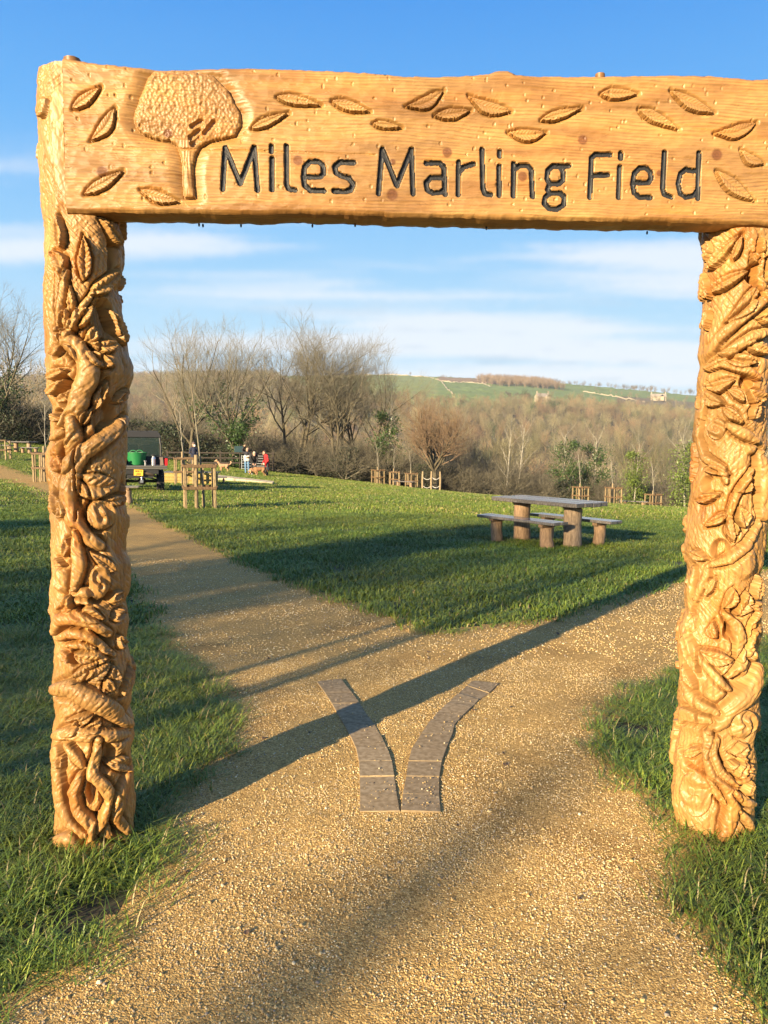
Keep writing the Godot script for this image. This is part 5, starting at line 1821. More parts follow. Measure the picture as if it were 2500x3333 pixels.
	for q in [[-5.7, 1.9, 0.9], [-6.9, 2.6, 1.0], [-7.9, 4.6, 1.1], [-20.9, 26.0, 3.0]]:
		var y: Array = pole
		place_tree(y, "thin-stemmed tree outside the gateway, throwing a narrow shadow", on(q[0], q[1]), q[0], Vector3(q[2], minf(q[2], 2.1), q[2]), [], "shadow-casting young trees", "sapling")


# ------------------------------------------------------------------ benches, tables, guards, fences
func plank_top(parent: Node, called: String, ln: float, wd: float, th: float, y: float, n: int, rng: RandomNumberGenerator) -> void:
	for k in n:
		var b := B.new()
		b.col = Color(1, 1, 1) * rng.randf_range(0.8, 1.1)
		b.box(Vector3(0, y + rng.randf_range(-0.003, 0.003), wd * ((k + 0.5) / n - 0.5)), Vector3(ln + rng.randf_range(-0.03, 0.03), th, wd / n - 0.008), Basis.IDENTITY, 0.008)
		part(called, b.mesh(M.grey_board), parent)


func log_leg(parent: Node, x: float, h: float, r: float, rng: RandomNumberGenerator, pale := 1.0) -> void:
	var b := B.new()
	b.col = Color(1.0, 0.9, 0.8) * pale
	b.tube([Vector3(x, -0.2, 0), Vector3(x + 0.01, h * 0.25, rng.randf_range(-0.01, 0.01)), Vector3(x - 0.01, h * 0.6, 0), Vector3(x, h, 0)], [r * 1.08, r * rng.randf_range(0.95, 1.08), r * 0.97, r], 14)
	part("log_leg", b.mesh(M.log_wood), parent)
	var c := B.new()
	c.col = Color(0.8, 0.7, 0.6)
	c.box(Vector3(x, h + 0.025, 0), Vector3(0.09, 0.05, r * 3.0), Basis.IDENTITY, 0.006)
	part("bearer", c.mesh(M.log_wood), parent)


func build_furniture() -> void:
	var rng := RandomNumberGenerator.new()
	rng.seed = 44
	var ang := 0.0
	var mid := Vector3((2.36 + 3.20) / 2, 0, (-13.45 - 12.66) / 2)
	ang = -0.92
	var t := thing("picnic_table", "heavy plank picnic table on two thick logs, its wet top mirroring the sky", "table", on(mid.x, mid.z), ang)
	plank_top(t, "plank", 1.90, 0.80, 0.07, 0.748, 4, rng)
	log_leg(t, -0.56, 0.67, 0.145, rng)
	log_leg(t, 0.56, 0.67, 0.15, rng, 1.45)
	var f := Vector3(cos(ang), 0, -sin(ang))
	var s := Vector3(sin(ang), 0, cos(ang))
	var bench := thing("log_bench", "plank bench on short logs at the sunny side of the picnic table", "bench", on(mid.x - f.x * 0.12 + s.x * 0.53, mid.z - f.z * 0.12 + s.z * 0.53), ang)
	plank_top(bench, "plank", 1.75, 0.34, 0.05, 0.445, 2, rng)
	log_leg(bench, -0.54, 0.37, 0.10, rng)
	log_leg(bench, 0.58, 0.37, 0.105, rng)
	copy(bench, "log_bench", "plank bench on short logs across the picnic table, in its shade", on(mid.x + f.x * 0.12 - s.x * 0.58, mid.z + f.z * 0.12 - s.z * 0.58), ang + PI)
	# the set far off by the hedge
	var far := on(-24.2, -51.5)
	copy(t, "picnic_table", "distant log-legged picnic table under the arching branches by the hedge", far, -0.35)
	copy(bench, "log_bench", "bench at the distant picnic table, beside the tree guard", far + Vector3(-1.0, gh(-25.2, -51.0) - far.y, 0.75), -0.35, "benches at the distant table")
	copy(bench, "log_bench", "bench at the distant picnic table, toward the carved post", far + Vector3(0.75, gh(-23.4, -50.8) - far.y, 0.7), -0.35, "benches at the distant table")
	copy(bench, "log_bench", "plank bench on logs half hidden behind the carved post, near the truck", on(-7.5, -20.6), 0.25)
	copy(bench, "log_bench", "low plank bench between small tree guards near the oak", on(1.45, -56.0), -0.6)
	copy(bench, "log_bench", "plank bench between the tree guards in front of the bright ivy", on(15.8, -48.5), -0.5)
	# tree guards and the saplings they hold
	var g := thing("tree_guard", "square stake-and-rail tree guard with a pale round stake, near the truck", "tree guard", on(-4.72, -19.6), 0.28)
	make_guard(g, rng)
	var young := bare_tree(71, YOUNG, M.pale_bark, M.twig)
	var brown := bare_tree(72, YOUNG, M.twig, M.red_twig)
	var sap := place_tree(brown, "thin brown sapling inside the tree guard near the truck", on(-4.62, -19.7), 0.0, Vector3.ONE, [], "", "sapling")
	sap.set_meta("category", "sapling")
	for q in [[-8.35, -32.1, 0.2, "tree guard at the corner of the yellow timber wall"], [-0.5, -60.0, 0.5, "pale tree guard at the row's outer end, by the dark stems"], [0.80, -59.5, -0.1, "pale tree guard beside the low bench"], [2.05, -58.0, 0.25, "yellowish tree guard with a pointed stake, next to the rope-linked posts"], [12.8, -50.0, 0.3, "tree guard just behind the picnic table's end"], [13.9, -46.5, 0.1, "tree guard at the bench in front of the hedge"], [17.9, -51.0, 0.4, "tree guard between two bright ivy columns"], [-21.9, -44.0, 0.1, "tree guard near the distant picnic table, with a tall sapling"], [-13.0, -29.6, 0.0, "tree guard half hidden by the carved post beside the path"]]:
		copy(g, "tree_guard", q[3], on(q[0], q[1]), q[2])
		var sp := place_tree(young if q[0] > -20.0 else brown, "sapling in the " + q[3].get_slice(",", 0).replace("pale ", "").replace("yellowish ", ""), on(q[0] + 0.06, q[1] - 0.05), q[2] * 3.0, Vector3.ONE * rng.randf_range(0.85, 1.05), [], "", "sapling")
		sp.set_meta("category", "sapling")
	# four posts with rope swags
	var r := thing("rope_fence", "tall pale posts joined by white rope swags in front of the oak", "fence", on(3.35, -55.0), 0.1)
	var ps := [Vector3(-0.62, 0, 0.1), Vector3(-0.05, 0, 0.5), Vector3(0.62, 0, 0.15), Vector3(0.1, 0, -0.5)]
	for p in ps:
		var b := B.new()
		b.col = Color(1.15, 1.1, 1.05)
		b.tube([p - Vector3.UP * 0.2, p + Vector3.UP * 0.7 + Vector3(rng.randf_range(-0.03, 0.03), 0, 0), p + Vector3.UP * 1.36], [0.075, 0.075, 0.068], 9)
		part("post", b.mesh(M.pale_stake), r)
	mat("rope", Color(0.55, 0.53, 0.48), 0.9)
	for h in [0.95, 0.35]:
		for k in 3:
			var b := B.new()
			var c := []
			var w := []
			for i in 9:
				var u := i / 8.0
				c.append(ps[k].lerp(ps[k + 1], u) + Vector3.UP * (h - 0.16 * sin(PI * u)))
				w.append(0.016)
			b.tube(c, w, 5)
			part("rope", b.mesh(M.rope), r)
	# low yellow timber wall with a grey top, the pale tapering seat and a slab bench
	var w := thing("timber_wall", "low wall of yellow timber boards with a grey slab top beside the truck", "wall", on(-8.3, -32.9), 0.06)
	for k in 3:
		var b := B.new()
		b.col = Color(1.1, 0.95, 0.55) * rng.randf_range(0.9, 1.08)
		b.box(Vector3(0, 0.05 + 0.165 * k, 0), Vector3(2.3, 0.155, 0.16), Basis.IDENTITY, 0.008)
		part("board", b.mesh(M.pale_timber), w)
	var cap := B.new()
	cap.box(Vector3(0, 0.50, -0.3), Vector3(2.36, 0.05, 0.86), Basis.IDENTITY, 0.008)
	part("slab_top", cap.mesh(M.grey_board), w)
	var sw := thing("timber_bank", "long pale timber seat wall tapering into the grass below the dogs", "seat", on(-6.9, -37.6), -0.06)
	for k in 9:
		var b := B.new()
		b.col = Color(1, 1, 1) * rng.randf_range(0.93, 1.0)
		var x0 := -1.55 + 0.33 * k
		var h0 := lerpf(0.34, 0.05, k / 9.0)
		var h1 := lerpf(0.34, 0.05, (k + 1) / 9.0)
		b.hexa([Vector3(x0, -0.15, 0.0), Vector3(x0 + 0.325, -0.15, 0.0), Vector3(x0 + 0.325, -0.15, -0.4), Vector3(x0, -0.15, -0.4)], [Vector3(x0, h0 - 0.06, -0.1), Vector3(x0 + 0.325, h1 - 0.06, -0.1), Vector3(x0 + 0.325, h1, -0.5), Vector3(x0, h0, -0.5)])
		part("board", b.mesh(M.pale_board), sw)
	var lb := copy(bench, "log_bench", "low grey slab bench in front of the pale timber seat", on(-7.6, -34.9) - Vector3.UP * 0.18, 0.2)
	lb.scale = Vector3(0.5, 1.0, 1.6)
	# field fence, gate and the notice board behind the people
	var fence := thing("timber_fence", "dark post-and-rail fence under the ivy-clad tree", "fence", on(-12.5, -58.6), 0.03)
	for k in 5:
		var b := B.new()
		b.box(Vector3(-4.0 + 2.0 * k, 0.5, 0), Vector3(0.13, 1.5, 0.13))
		part("post", b.mesh(M.dark_rail), fence)
	for h in [0.35, 0.72, 1.1]:
		var b := B.new()
		b.box(Vector3(0, h, 0.09), Vector3(8.2, 0.10, 0.045))
		part("rail", b.mesh(M.dark_rail), fence)
	mat("galvanised", Color(0.32, 0.34, 0.35), 0.5, 0.6)
	var gate := thing("field_gate", "galvanised tubular field gate behind the people with dogs", "gate", on(-9.8, -58.2), 0.0)
	for k in 6:
		var b := B.new()
		b.tube([Vector3(-1.0, 0.2 + 0.19 * k, 0), Vector3(1.0, 0.2 + 0.19 * k, 0)], [0.024, 0.024], 6)
		part("bar", b.mesh(M.galvanised), gate)
	for x in [-1.0, 0.0, 1.0]:
		var b := B.new()
		b.tube([Vector3(x, 0.1, 0.01), Vector3(x, 1.2, 0.01)], [0.027, 0.027], 6)
		part("upright", b.mesh(M.galvanised), gate)
	mat("teal_board", Color(0.025, 0.055, 0.06), 0.5)
	var sign := thing("notice_board", "dark teal notice board on a post behind the waving person", "sign", on(-10.75, -57.2), 0.3)
	var b2 := B.new()
	b2.tube([Vector3(0, -0.2, -0.04), Vector3(0, 1.9, -0.04)], [0.04, 0.04], 8)
	part("post", b2.mesh(M.dark_rail), sign)
	b2 = B.new()
	b2.box(Vector3(-0.1, 1.55, 0.02), Vector3(0.62, 0.46, 0.04), Basis.IDENTITY, 0.006)
	part("board", b2.mesh(M.teal_board), sign)


func make_guard(g: Node3D, rng: RandomNumberGenerator) -> void:
	var w := 0.36
	for k in 4:
		var sx := -1.0 if k % 2 else 1.0
		var sz := -1.0 if k < 2 else 1.0
		var b := B.new()
		b.col = Color(1, 0.95, 0.85) * rng.randf_range(0.85, 1.1)
		b.box(Vector3(sx * w, 0.47, sz * w), Vector3(0.075, 1.30, 0.075), Basis(Vector3.BACK, rng.randf_range(-0.02, 0.02)), 0.012)
		part("stake", b.mesh(M.pale_stake), g)
	for h in [1.10, 0.55]:
		for k in 4:
			var b := B.new()
			var turn := Basis(Vector3.UP, k * PI / 2)
			b.col = Color(1, 1, 1) * rng.randf_range(0.8, 1.2)
			b.box(turn * Vector3(0, h + (0.02 if k % 2 else 0.0), w + 0.055), Vector3(2 * w + 0.10, 0.075, 0.03), turn, 0.005)
			part("rail", b.mesh(M.brown_stake), g)
	for k in 4:
		var b := B.new()
		var turn := Basis(Vector3.UP, k * PI / 2)
		b.col = Color(1, 0.95, 0.85) * rng.randf_range(0.9, 1.1)
		b.box(turn * Vector3(0.13 if k % 2 else -0.1, 0.52, w + 0.02), Vector3(0.055, 1.12, 0.035), turn, 0.006)
		part("slat", b.mesh(M.pale_stake), g)
	var b := B.new()
	b.col = Color(1.15, 1.12, 1.05)
	b.tube([Vector3(-0.08, -0.15, 0.05), Vector3(-0.08, 1.38, 0.05)], [0.05, 0.05], 10)
	part("round_stake", b.mesh(M.pale_stake), g)


# ------------------------------------------------------------------ the utility truck and its load
func build_truck() -> void:
	mat("black_plastic", Color(0.010, 0.0105, 0.012), 0.7)
	mat("black_steel", Color(0.03, 0.03, 0.03), 0.45, 0.3)
	mat("bed_grey", Color(0.07, 0.068, 0.06), 0.7)
	mat("rubber", Color(0.03, 0.028, 0.026), 0.85)
	mat("rim_paint", Color(0.10, 0.07, 0.045), 0.6)
	mat("lamp_red", Color(0.55, 0.015, 0.02), 0.3)
	mat("plate_yellow", Color(0.72, 0.42, 0.04), 0.45)
	mat("plate_ink", Color(0.02, 0.015, 0.01), 0.5)
	mat("brown_board", Color(0.09, 0.06, 0.045), 0.7)
	mat("silver", Color(0.62, 0.62, 0.63), 0.28, 0.9)
	mat("tub_green", Color(0.012, 0.15, 0.045), 0.45)
	var pane := StandardMaterial3D.new()
	pane.resource_name = "cab_pane"
	pane.albedo_color = Color(0.13, 0.19, 0.17, 0.5)
	pane.transparency = BaseMaterial3D.TRANSPARENCY_ALPHA
	pane.roughness = 0.2
	var t := thing("utility_truck", "black utility truck with open cargo bed and cab, seen from behind", "truck", on(-8.27, -26.0), 0.29)
	var b := B.new()
	b.box(Vector3(0, 0.86, -0.62), Vector3(1.78, 0.07, 1.34), Basis.IDENTITY, 0.012)
	b.box(Vector3(0, 0.80, 0.03), Vector3(1.76, 0.05, 0.05))
	part("bed_floor", b.mesh(M.bed_grey), t)
	for s in [-1.0, 1.0]:
		b = B.new()
		b.box(Vector3(s * 0.87, 1.04, -0.64), Vector3(0.05, 0.30, 1.28), Basis.IDENTITY, 0.01)
		part("bed_side", b.mesh(M.black_plastic), t)
		b = B.new()
		b.box(Vector3(s * 0.86, 1.02, 0.03), Vector3(0.09, 0.24, 0.06), Basis.IDENTITY, 0.012)
		part("tail_lamp", b.mesh(M.lamp_red), t)
		b = B.new()
		b.box(Vector3(s * 0.86, 1.19, 0.02), Vector3(0.10, 0.07, 0.05), Basis.IDENTITY, 0.01)
		part("reflector", b.mesh(M.black_plastic), t)
		for z in [-0.72, -2.55]:
			wheel(t, Vector3(s * 0.66, 0.335, z), s)
	b = B.new()
	b.box(Vector3(0, 1.04, -1.27), Vector3(1.7, 0.3, 0.05))
	part("headboard", b.mesh(M.black_plastic), t)
	# chassis, axle and hitch
	b = B.new()
	b.box(Vector3(0, 0.62, -1.5), Vector3(0.86, 0.30, 2.9))
	b.box(Vector3(0, 0.70, -0.15), Vector3(1.2, 0.18, 0.3))
	part("chassis", b.mesh(M.black_steel), t)
	b = B.new()
	b.tube([Vector3(-0.62, 0.335, -0.72), Vector3(0.62, 0.335, -0.72)], [0.05, 0.05], 8)
	b.lathe([[0.0, -0.13], [0.1, -0.12], [0.15, 0.0], [0.1, 0.12], [0.0, 0.13]], Vector3(0.05, 0.335, -0.72), 12)
	b.tube([Vector3(0.2, 0.5, -0.3), Vector3(0.62, 0.36, -0.6)], [0.025, 0.025], 6)
	b.tube([Vector3(-0.2, 0.5, -0.3), Vector3(-0.62, 0.36, -0.6)], [0.025, 0.025], 6)
	part("rear_axle", b.mesh(M.black_steel), t)
	b = B.new()
	b.box(Vector3(0.05, 0.37, -0.05), Vector3(0.1, 0.09, 0.4))
	b.lathe([[0.0, -0.03], [0.025, -0.02], [0.022, 0.0], [0.04, 0.03], [0.03, 0.065], [0.0, 0.075]], Vector3(0.05, 0.45, 0.1), 12)
	part("tow_hitch", b.mesh(M.silver), t)
	b = B.new()
	b.tube([Vector3(0.15, 0.64, -0.02), Vector3(0.4, 0.6, -0.05), Vector3(0.5, 0.52, -0.2)], [0.05, 0.06, 0.04], 8)
	part("exhaust", b.mesh(M.rim_paint), t)
	# cab
	b = B.new()
	for s in [-1.0, 1.0]:
		b.tube([Vector3(s * 0.70, 0.9, -1.38), Vector3(s * 0.69, 1.6, -1.36), Vector3(s * 0.64, 2.0, -1.44)], [0.035, 0.035, 0.035], 8)
		b.tube([Vector3(s * 0.70, 0.9, -2.7), Vector3(s * 0.64, 2.0, -2.35)], [0.035, 0.035], 8)
	b.tube([Vector3(-0.68, 1.14, -1.37), Vector3(0.68, 1.14, -1.37)], [0.03, 0.03], 8)
	b.tube([Vector3(-0.68, 1.86, -1.40), Vector3(0.68, 1.86, -1.40)], [0.03, 0.03], 8)
	part("cab_frame", b.mesh(M.black_steel), t)
	b = B.new()
	b.hexa([Vector3(-0.72, 1.86, -1.34), Vector3(0.72, 1.86, -1.34), Vector3(0.70, 1.92, -2.6), Vector3(-0.70, 1.92, -2.6)], [Vector3(-0.60, 2.07, -1.42), Vector3(0.60, 2.07, -1.42), Vector3(0.6, 2.09, -2.5), Vector3(-0.6, 2.09, -2.5)])
	for x in [-0.45, 0.0, 0.22]:
		b.box(Vector3(x, 2.075, -1.9), Vector3(0.03, 0.03, 1.0))
	part("cab_roof", b.mesh(M.black_plastic), t)
	b = B.new()
	b.box(Vector3(0, 1.50, -1.385), Vector3(1.30, 0.68, 0.008))
	part("rear_window", b.mesh(pane), t)
	b = B.new()
	b.box(Vector3(0, 1.0, -2.9), Vector3(1.35, 0.5, 0.6), Basis.IDENTITY, 0.05)
	b.box(Vector3(0, 0.75, -2.1), Vector3(1.3, 0.3, 1.4))
	part("front_body", b.mesh(M.black_plastic), t)
	for s in [-0.34, 0.34]:
		b = B.new()
		b.box(Vector3(s, 1.0, -1.75), Vector3(0.52, 0.14, 0.48), Basis.IDENTITY, 0.03)
		b.box(Vector3(s, 1.32, -1.52), Vector3(0.50, 0.55, 0.12), Basis.IDENTITY, 0.03)
		part("seat", b.mesh(M.black_plastic), t)
	# number plate
	b = B.new()
	b.box(Vector3(-0.05, 0.66, 0.075), Vector3(0.295, 0.205, 0.008), Basis(Vector3.BACK, -0.05))
	var plate := part("number_plate", b.mesh(M.plate_yellow), t, "yellow two-line number plate")
	var k := 0
	for row in ["WR11", "JNK"]:
		var tm := TextMesh.new()
		var sf := SystemFont.new()
		sf.font_names = PackedStringArray(["Droid Sans"])
		sf.font_weight = 700
		tm.font = sf
		tm.text = row
		tm.font_size = 32
		tm.pixel_size = 0.0026
		tm.depth = 0.003
		tm.material = M.plate_ink
		var o := part("plate_text", tm, plate)
		o.position = Vector3(-0.045, 0.705 - 0.092 * k, 0.081)
		o.rotation.z = -0.05
		k += 1
	# load
	var at: Vector3 = t.position
	var f := Basis(Vector3.UP, 0.29)
	var tub := thing("rubber_tub", "green flexible tub with loop handles standing on the truck's cargo bed", "tub", at + f * Vector3(-0.12, 0.895, -0.62))
	b = B.new()
	b.lathe([[0.0, 0.0], [0.24, 0.0], [0.26, 0.02], [0.345, 0.42], [0.36, 0.425], [0.36, 0.44], [0.335, 0.44], [0.25, 0.03], [0.0, 0.02]], Vector3.ZERO, 28)
	part("bowl", b.mesh(M.tub_green), tub)
	for s in [-1.0, 1.0]:
		b = B.new()
		var c := []
		for i in 9:
			var a := PI * i / 8.0
			c.append(Vector3(cos(a) * 0.12, 0.42 + sin(a) * 0.09, s * 0.34))
		b.tube(c, [0.014, 0.014, 0.014, 0.014, 0.014, 0.014, 0.014, 0.014, 0.014], 6)
		part("handle", b.mesh(M.tub_green), tub)
	var fl := thing("steel_flask", "brushed steel flask with dark stopper standing at the tail of the cargo bed", "flask", at + f * Vector3(0.44, 0.895, -0.12))
	b = B.new()
	b.lathe([[0.0, 0.0], [0.07, 0.0], [0.075, 0.01], [0.075, 0.23], [0.06, 0.27], [0.042, 0.285], [0.042, 0.32], [0.0, 0.32]], Vector3.ZERO, 24)
	part("bottle", b.mesh(M.silver), fl)
	b = B.new()
	b.lathe([[0.0, 0.321], [0.035, 0.321], [0.035, 0.345], [0.0, 0.35]], Vector3.ZERO, 16)
	b.tube([Vector3(-0.055, 0.345, 0), Vector3(-0.03, 0.37, 0), Vector3(0.03, 0.37, 0), Vector3(0.055, 0.345, 0)], [0.01, 0.01, 0.01, 0.01], 6)
	part("stopper", b.mesh(M.black_plastic), fl)
	var st := thing("steel_goblet", "small steel cup on a stem between tub and flask on the cargo bed", "cup", at + f * Vector3(0.17, 0.895, -0.05))
	b = B.new()
	b.lathe([[0.0, 0.0], [0.022, 0.0], [0.022, 0.13], [0.055, 0.15], [0.055, 0.165], [0.0, 0.16]], Vector3.ZERO, 14)
	part("cup", b.mesh(M.silver), st)
	var bd := thing("brown_board", "brown board leaning inside the cargo bed beside the tail lamp", "board", at + f * Vector3(0.70, 0.895, -0.2))
	b = B.new()
	b.box(Vector3(0, 0.14, 0), Vector3(0.14, 0.28, 0.03), Basis(Vector3.BACK, 0.12) * Basis(Vector3.RIGHT, -0.1), 0.004)
	part("panel", b.mesh(M.brown_board), bd)


func wheel(t: Node3D, p: Vector3, s: float) -> void:
	var w := Node3D.new()
	w.name = "wheel"
	t.add_child(w, true)
	w.position = p
	var side := Basis(Vector3.BACK, PI / 2)
	var b := B.new()
	b.lathe([[0.17, -0.12], [0.26, -0.135], [0.305, -0.115], [0.318, -0.06], [0.32, 0.0], [0.318, 0.06], [0.305, 0.115], [0.26, 0.135], [0.17, 0.12], [0.17, -0.12]], Vector3.ZERO, 32, side)
	for k in 18:
		for e in [-1.0, 1.0]:
			var a := TAU * (k + (0.25 if e > 0 else -0.25)) / 18.0
			var q := Basis(Vector3.RIGHT, a)
			b.box(q * Vector3(e * 0.062, 0.322, 0), Vector3(0.13, 0.030, 0.034), q * Basis(Vector3.UP, e * 0.6), 0.005)
	part("tyre", b.mesh(M.rubber), w)
	b = B.new()
	b.lathe([[0.0, 0.05], [0.06, 0.06], [0.10, 0.02], [0.16, 0.05], [0.172, 0.10]], Vector3.ZERO, 20, Basis(Vector3.BACK, -PI / 2 * s))
	part("rim", b.mesh(M.rim_paint), w)


# ------------------------------------------------------------------ people and dogs: one smooth skin over tapered bones
# bone: [from, to, radius at from, radius at to, colour]
func skin(bones: Array, cell: float, m: Material) -> ArrayMesh:
	var lo := Vector3(1e9, 1e9, 1e9)
	var hi := -lo
	for q in bones:
		var r := Vector3.ONE * (maxf(q[2], q[3]) + cell * 3.0)
		lo = lo.min(q[0] - r).min(q[1] - r)
		hi = hi.max(q[0] + r).max(q[1] + r)
	var nx := int((hi.x - lo.x) / cell) + 2
	var ny := int((hi.y - lo.y) / cell) + 2
	var nz := int((hi.z - lo.z) / cell) + 2
	var f := PackedFloat32Array()
	f.resize(nx * ny * nz)
	f.fill(1.0)
	var kk := 0.028
	for q in bones:
		var a: Vector3 = q[0]
		var ab: Vector3 = q[1] - a
		var l2 := maxf(ab.length_squared(), 1e-8)
		var e := Vector3.ONE * (maxf(q[2], q[3]) + cell * 2.5)
		var p0: Vector3 = (a.min(q[1]) - e - lo) / cell
		var p1: Vector3 = (a.max(q[1]) + e - lo) / cell
		for z in range(maxi(0, int(p0.z)), mini(nz, int(p1.z) + 2)):
			for y in range(maxi(0, int(p0.y)), mini(ny, int(p1.y) + 2)):
				for x in range(maxi(0, int(p0.x)), mini(nx, int(p1.x) + 2)):
					var p := lo + Vector3(x, y, z) * cell - a
					var h := clampf(p.dot(ab) / l2, 0.0, 1.0)
					var d := (p - ab * h).length() - lerpf(q[2], q[3], h)
					var at := (z * ny + y) * nx + x
					var o := f[at]
					var g := maxf(kk - absf(o - d), 0.0) / kk
					f[at] = minf(o, d) - g * g * kk * 0.25
	var vid := {}
	var vs := PackedVector3Array()
	var ns := PackedVector3Array()
	var cs := PackedColorArray()
	var ix := PackedInt32Array()
	var off := [0, 1, nx, nx + 1, nx * ny, nx * ny + 1, nx * ny + nx, nx * ny + nx + 1]
	var ed := [[0, 1], [2, 3], [4, 5], [6, 7], [0, 2], [1, 3], [4, 6], [5, 7], [0, 4], [1, 5], [2, 6], [3, 7]]
	for z in nz - 1:
		for y in ny - 1:
			for x in nx - 1:
				var at := (z * ny + y) * nx + x
				var mask := 0
				for k in 8:
					if f[at + off[k]] < 0.0:
						mask |= 1 << k
				if mask == 0 or mask == 255:
					continue
				var sum := Vector3.ZERO
				var cnt := 0
				for q in ed:
					var a := f[at + off[q[0]]]
					var b := f[at + off[q[1]]]
					if (a < 0.0) != (b < 0.0):
						var t := a / (a - b)
						var pa := Vector3(q[0] & 1, (q[0] >> 1) & 1, q[0] >> 2)
						var pb := Vector3(q[1] & 1, (q[1] >> 1) & 1, q[1] >> 2)
						sum += pa.lerp(pb, t)
						cnt += 1
				var v := lo + (Vector3(x, y, z) + sum / cnt) * cell
				vid[at] = vs.size()
				vs.append(v)
				ns.append(Vector3(f[at + 1] - f[at] + f[at + off[7]] - f[at + off[6]], f[at + off[2]] - f[at] + f[at + off[7]] - f[at + off[5]], f[at + off[4]] - f[at] + f[at + off[7]] - f[at + off[3]]).normalized())
				var best := 1e9
				var col := Color.WHITE
				for q in bones:
					var a: Vector3 = q[0]
					var ab: Vector3 = q[1] - a
					var h := clampf((v - a).dot(ab) / maxf(ab.length_squared(), 1e-8), 0.0, 1.0)
					var d := (v - a - ab * h).length() - lerpf(q[2], q[3], h)
					if d < best:
						best = d
						col = q[4]
				cs.append(col)
	var steps := [1, nx, nx * ny]
	for z in range(1, nz - 1):
		for y in range(1, ny - 1):
			for x in range(1, nx - 1):
				var at := (z * ny + y) * nx + x
				for ax in 3:
					var s: int = steps[ax]
					if (f[at] < 0.0) == (f[at + s] < 0.0):
						continue
					var u: int = steps[(ax + 1) % 3]
					var w: int = steps[(ax + 2) % 3]
					if not (vid.has(at) and vid.has(at - u) and vid.has(at - w) and vid.has(at - u - w)):
						continue
					var q := [vid[at], vid[at - u], vid[at - u - w], vid[at - w]]
					if f[at] >= 0.0:
						q.reverse()
					for k in [0, 2, 1, 0, 3, 2]:
						ix.append(q[k])
	var arr := []
	arr.resize(Mesh.ARRAY_MAX)
	arr[Mesh.ARRAY_VERTEX] = vs
	arr[Mesh.ARRAY_NORMAL] = ns
	arr[Mesh.ARRAY_COLOR] = cs
	arr[Mesh.ARRAY_INDEX] = ix
	var am := ArrayMesh.new()
	am.add_surface_from_arrays(Mesh.PRIMITIVE_TRIANGLES, arr)
	am.surface_set_material(0, m)
	return am


func v3(a: Array) -> Vector3:
	return Vector3(a[0], a[1], a[2])


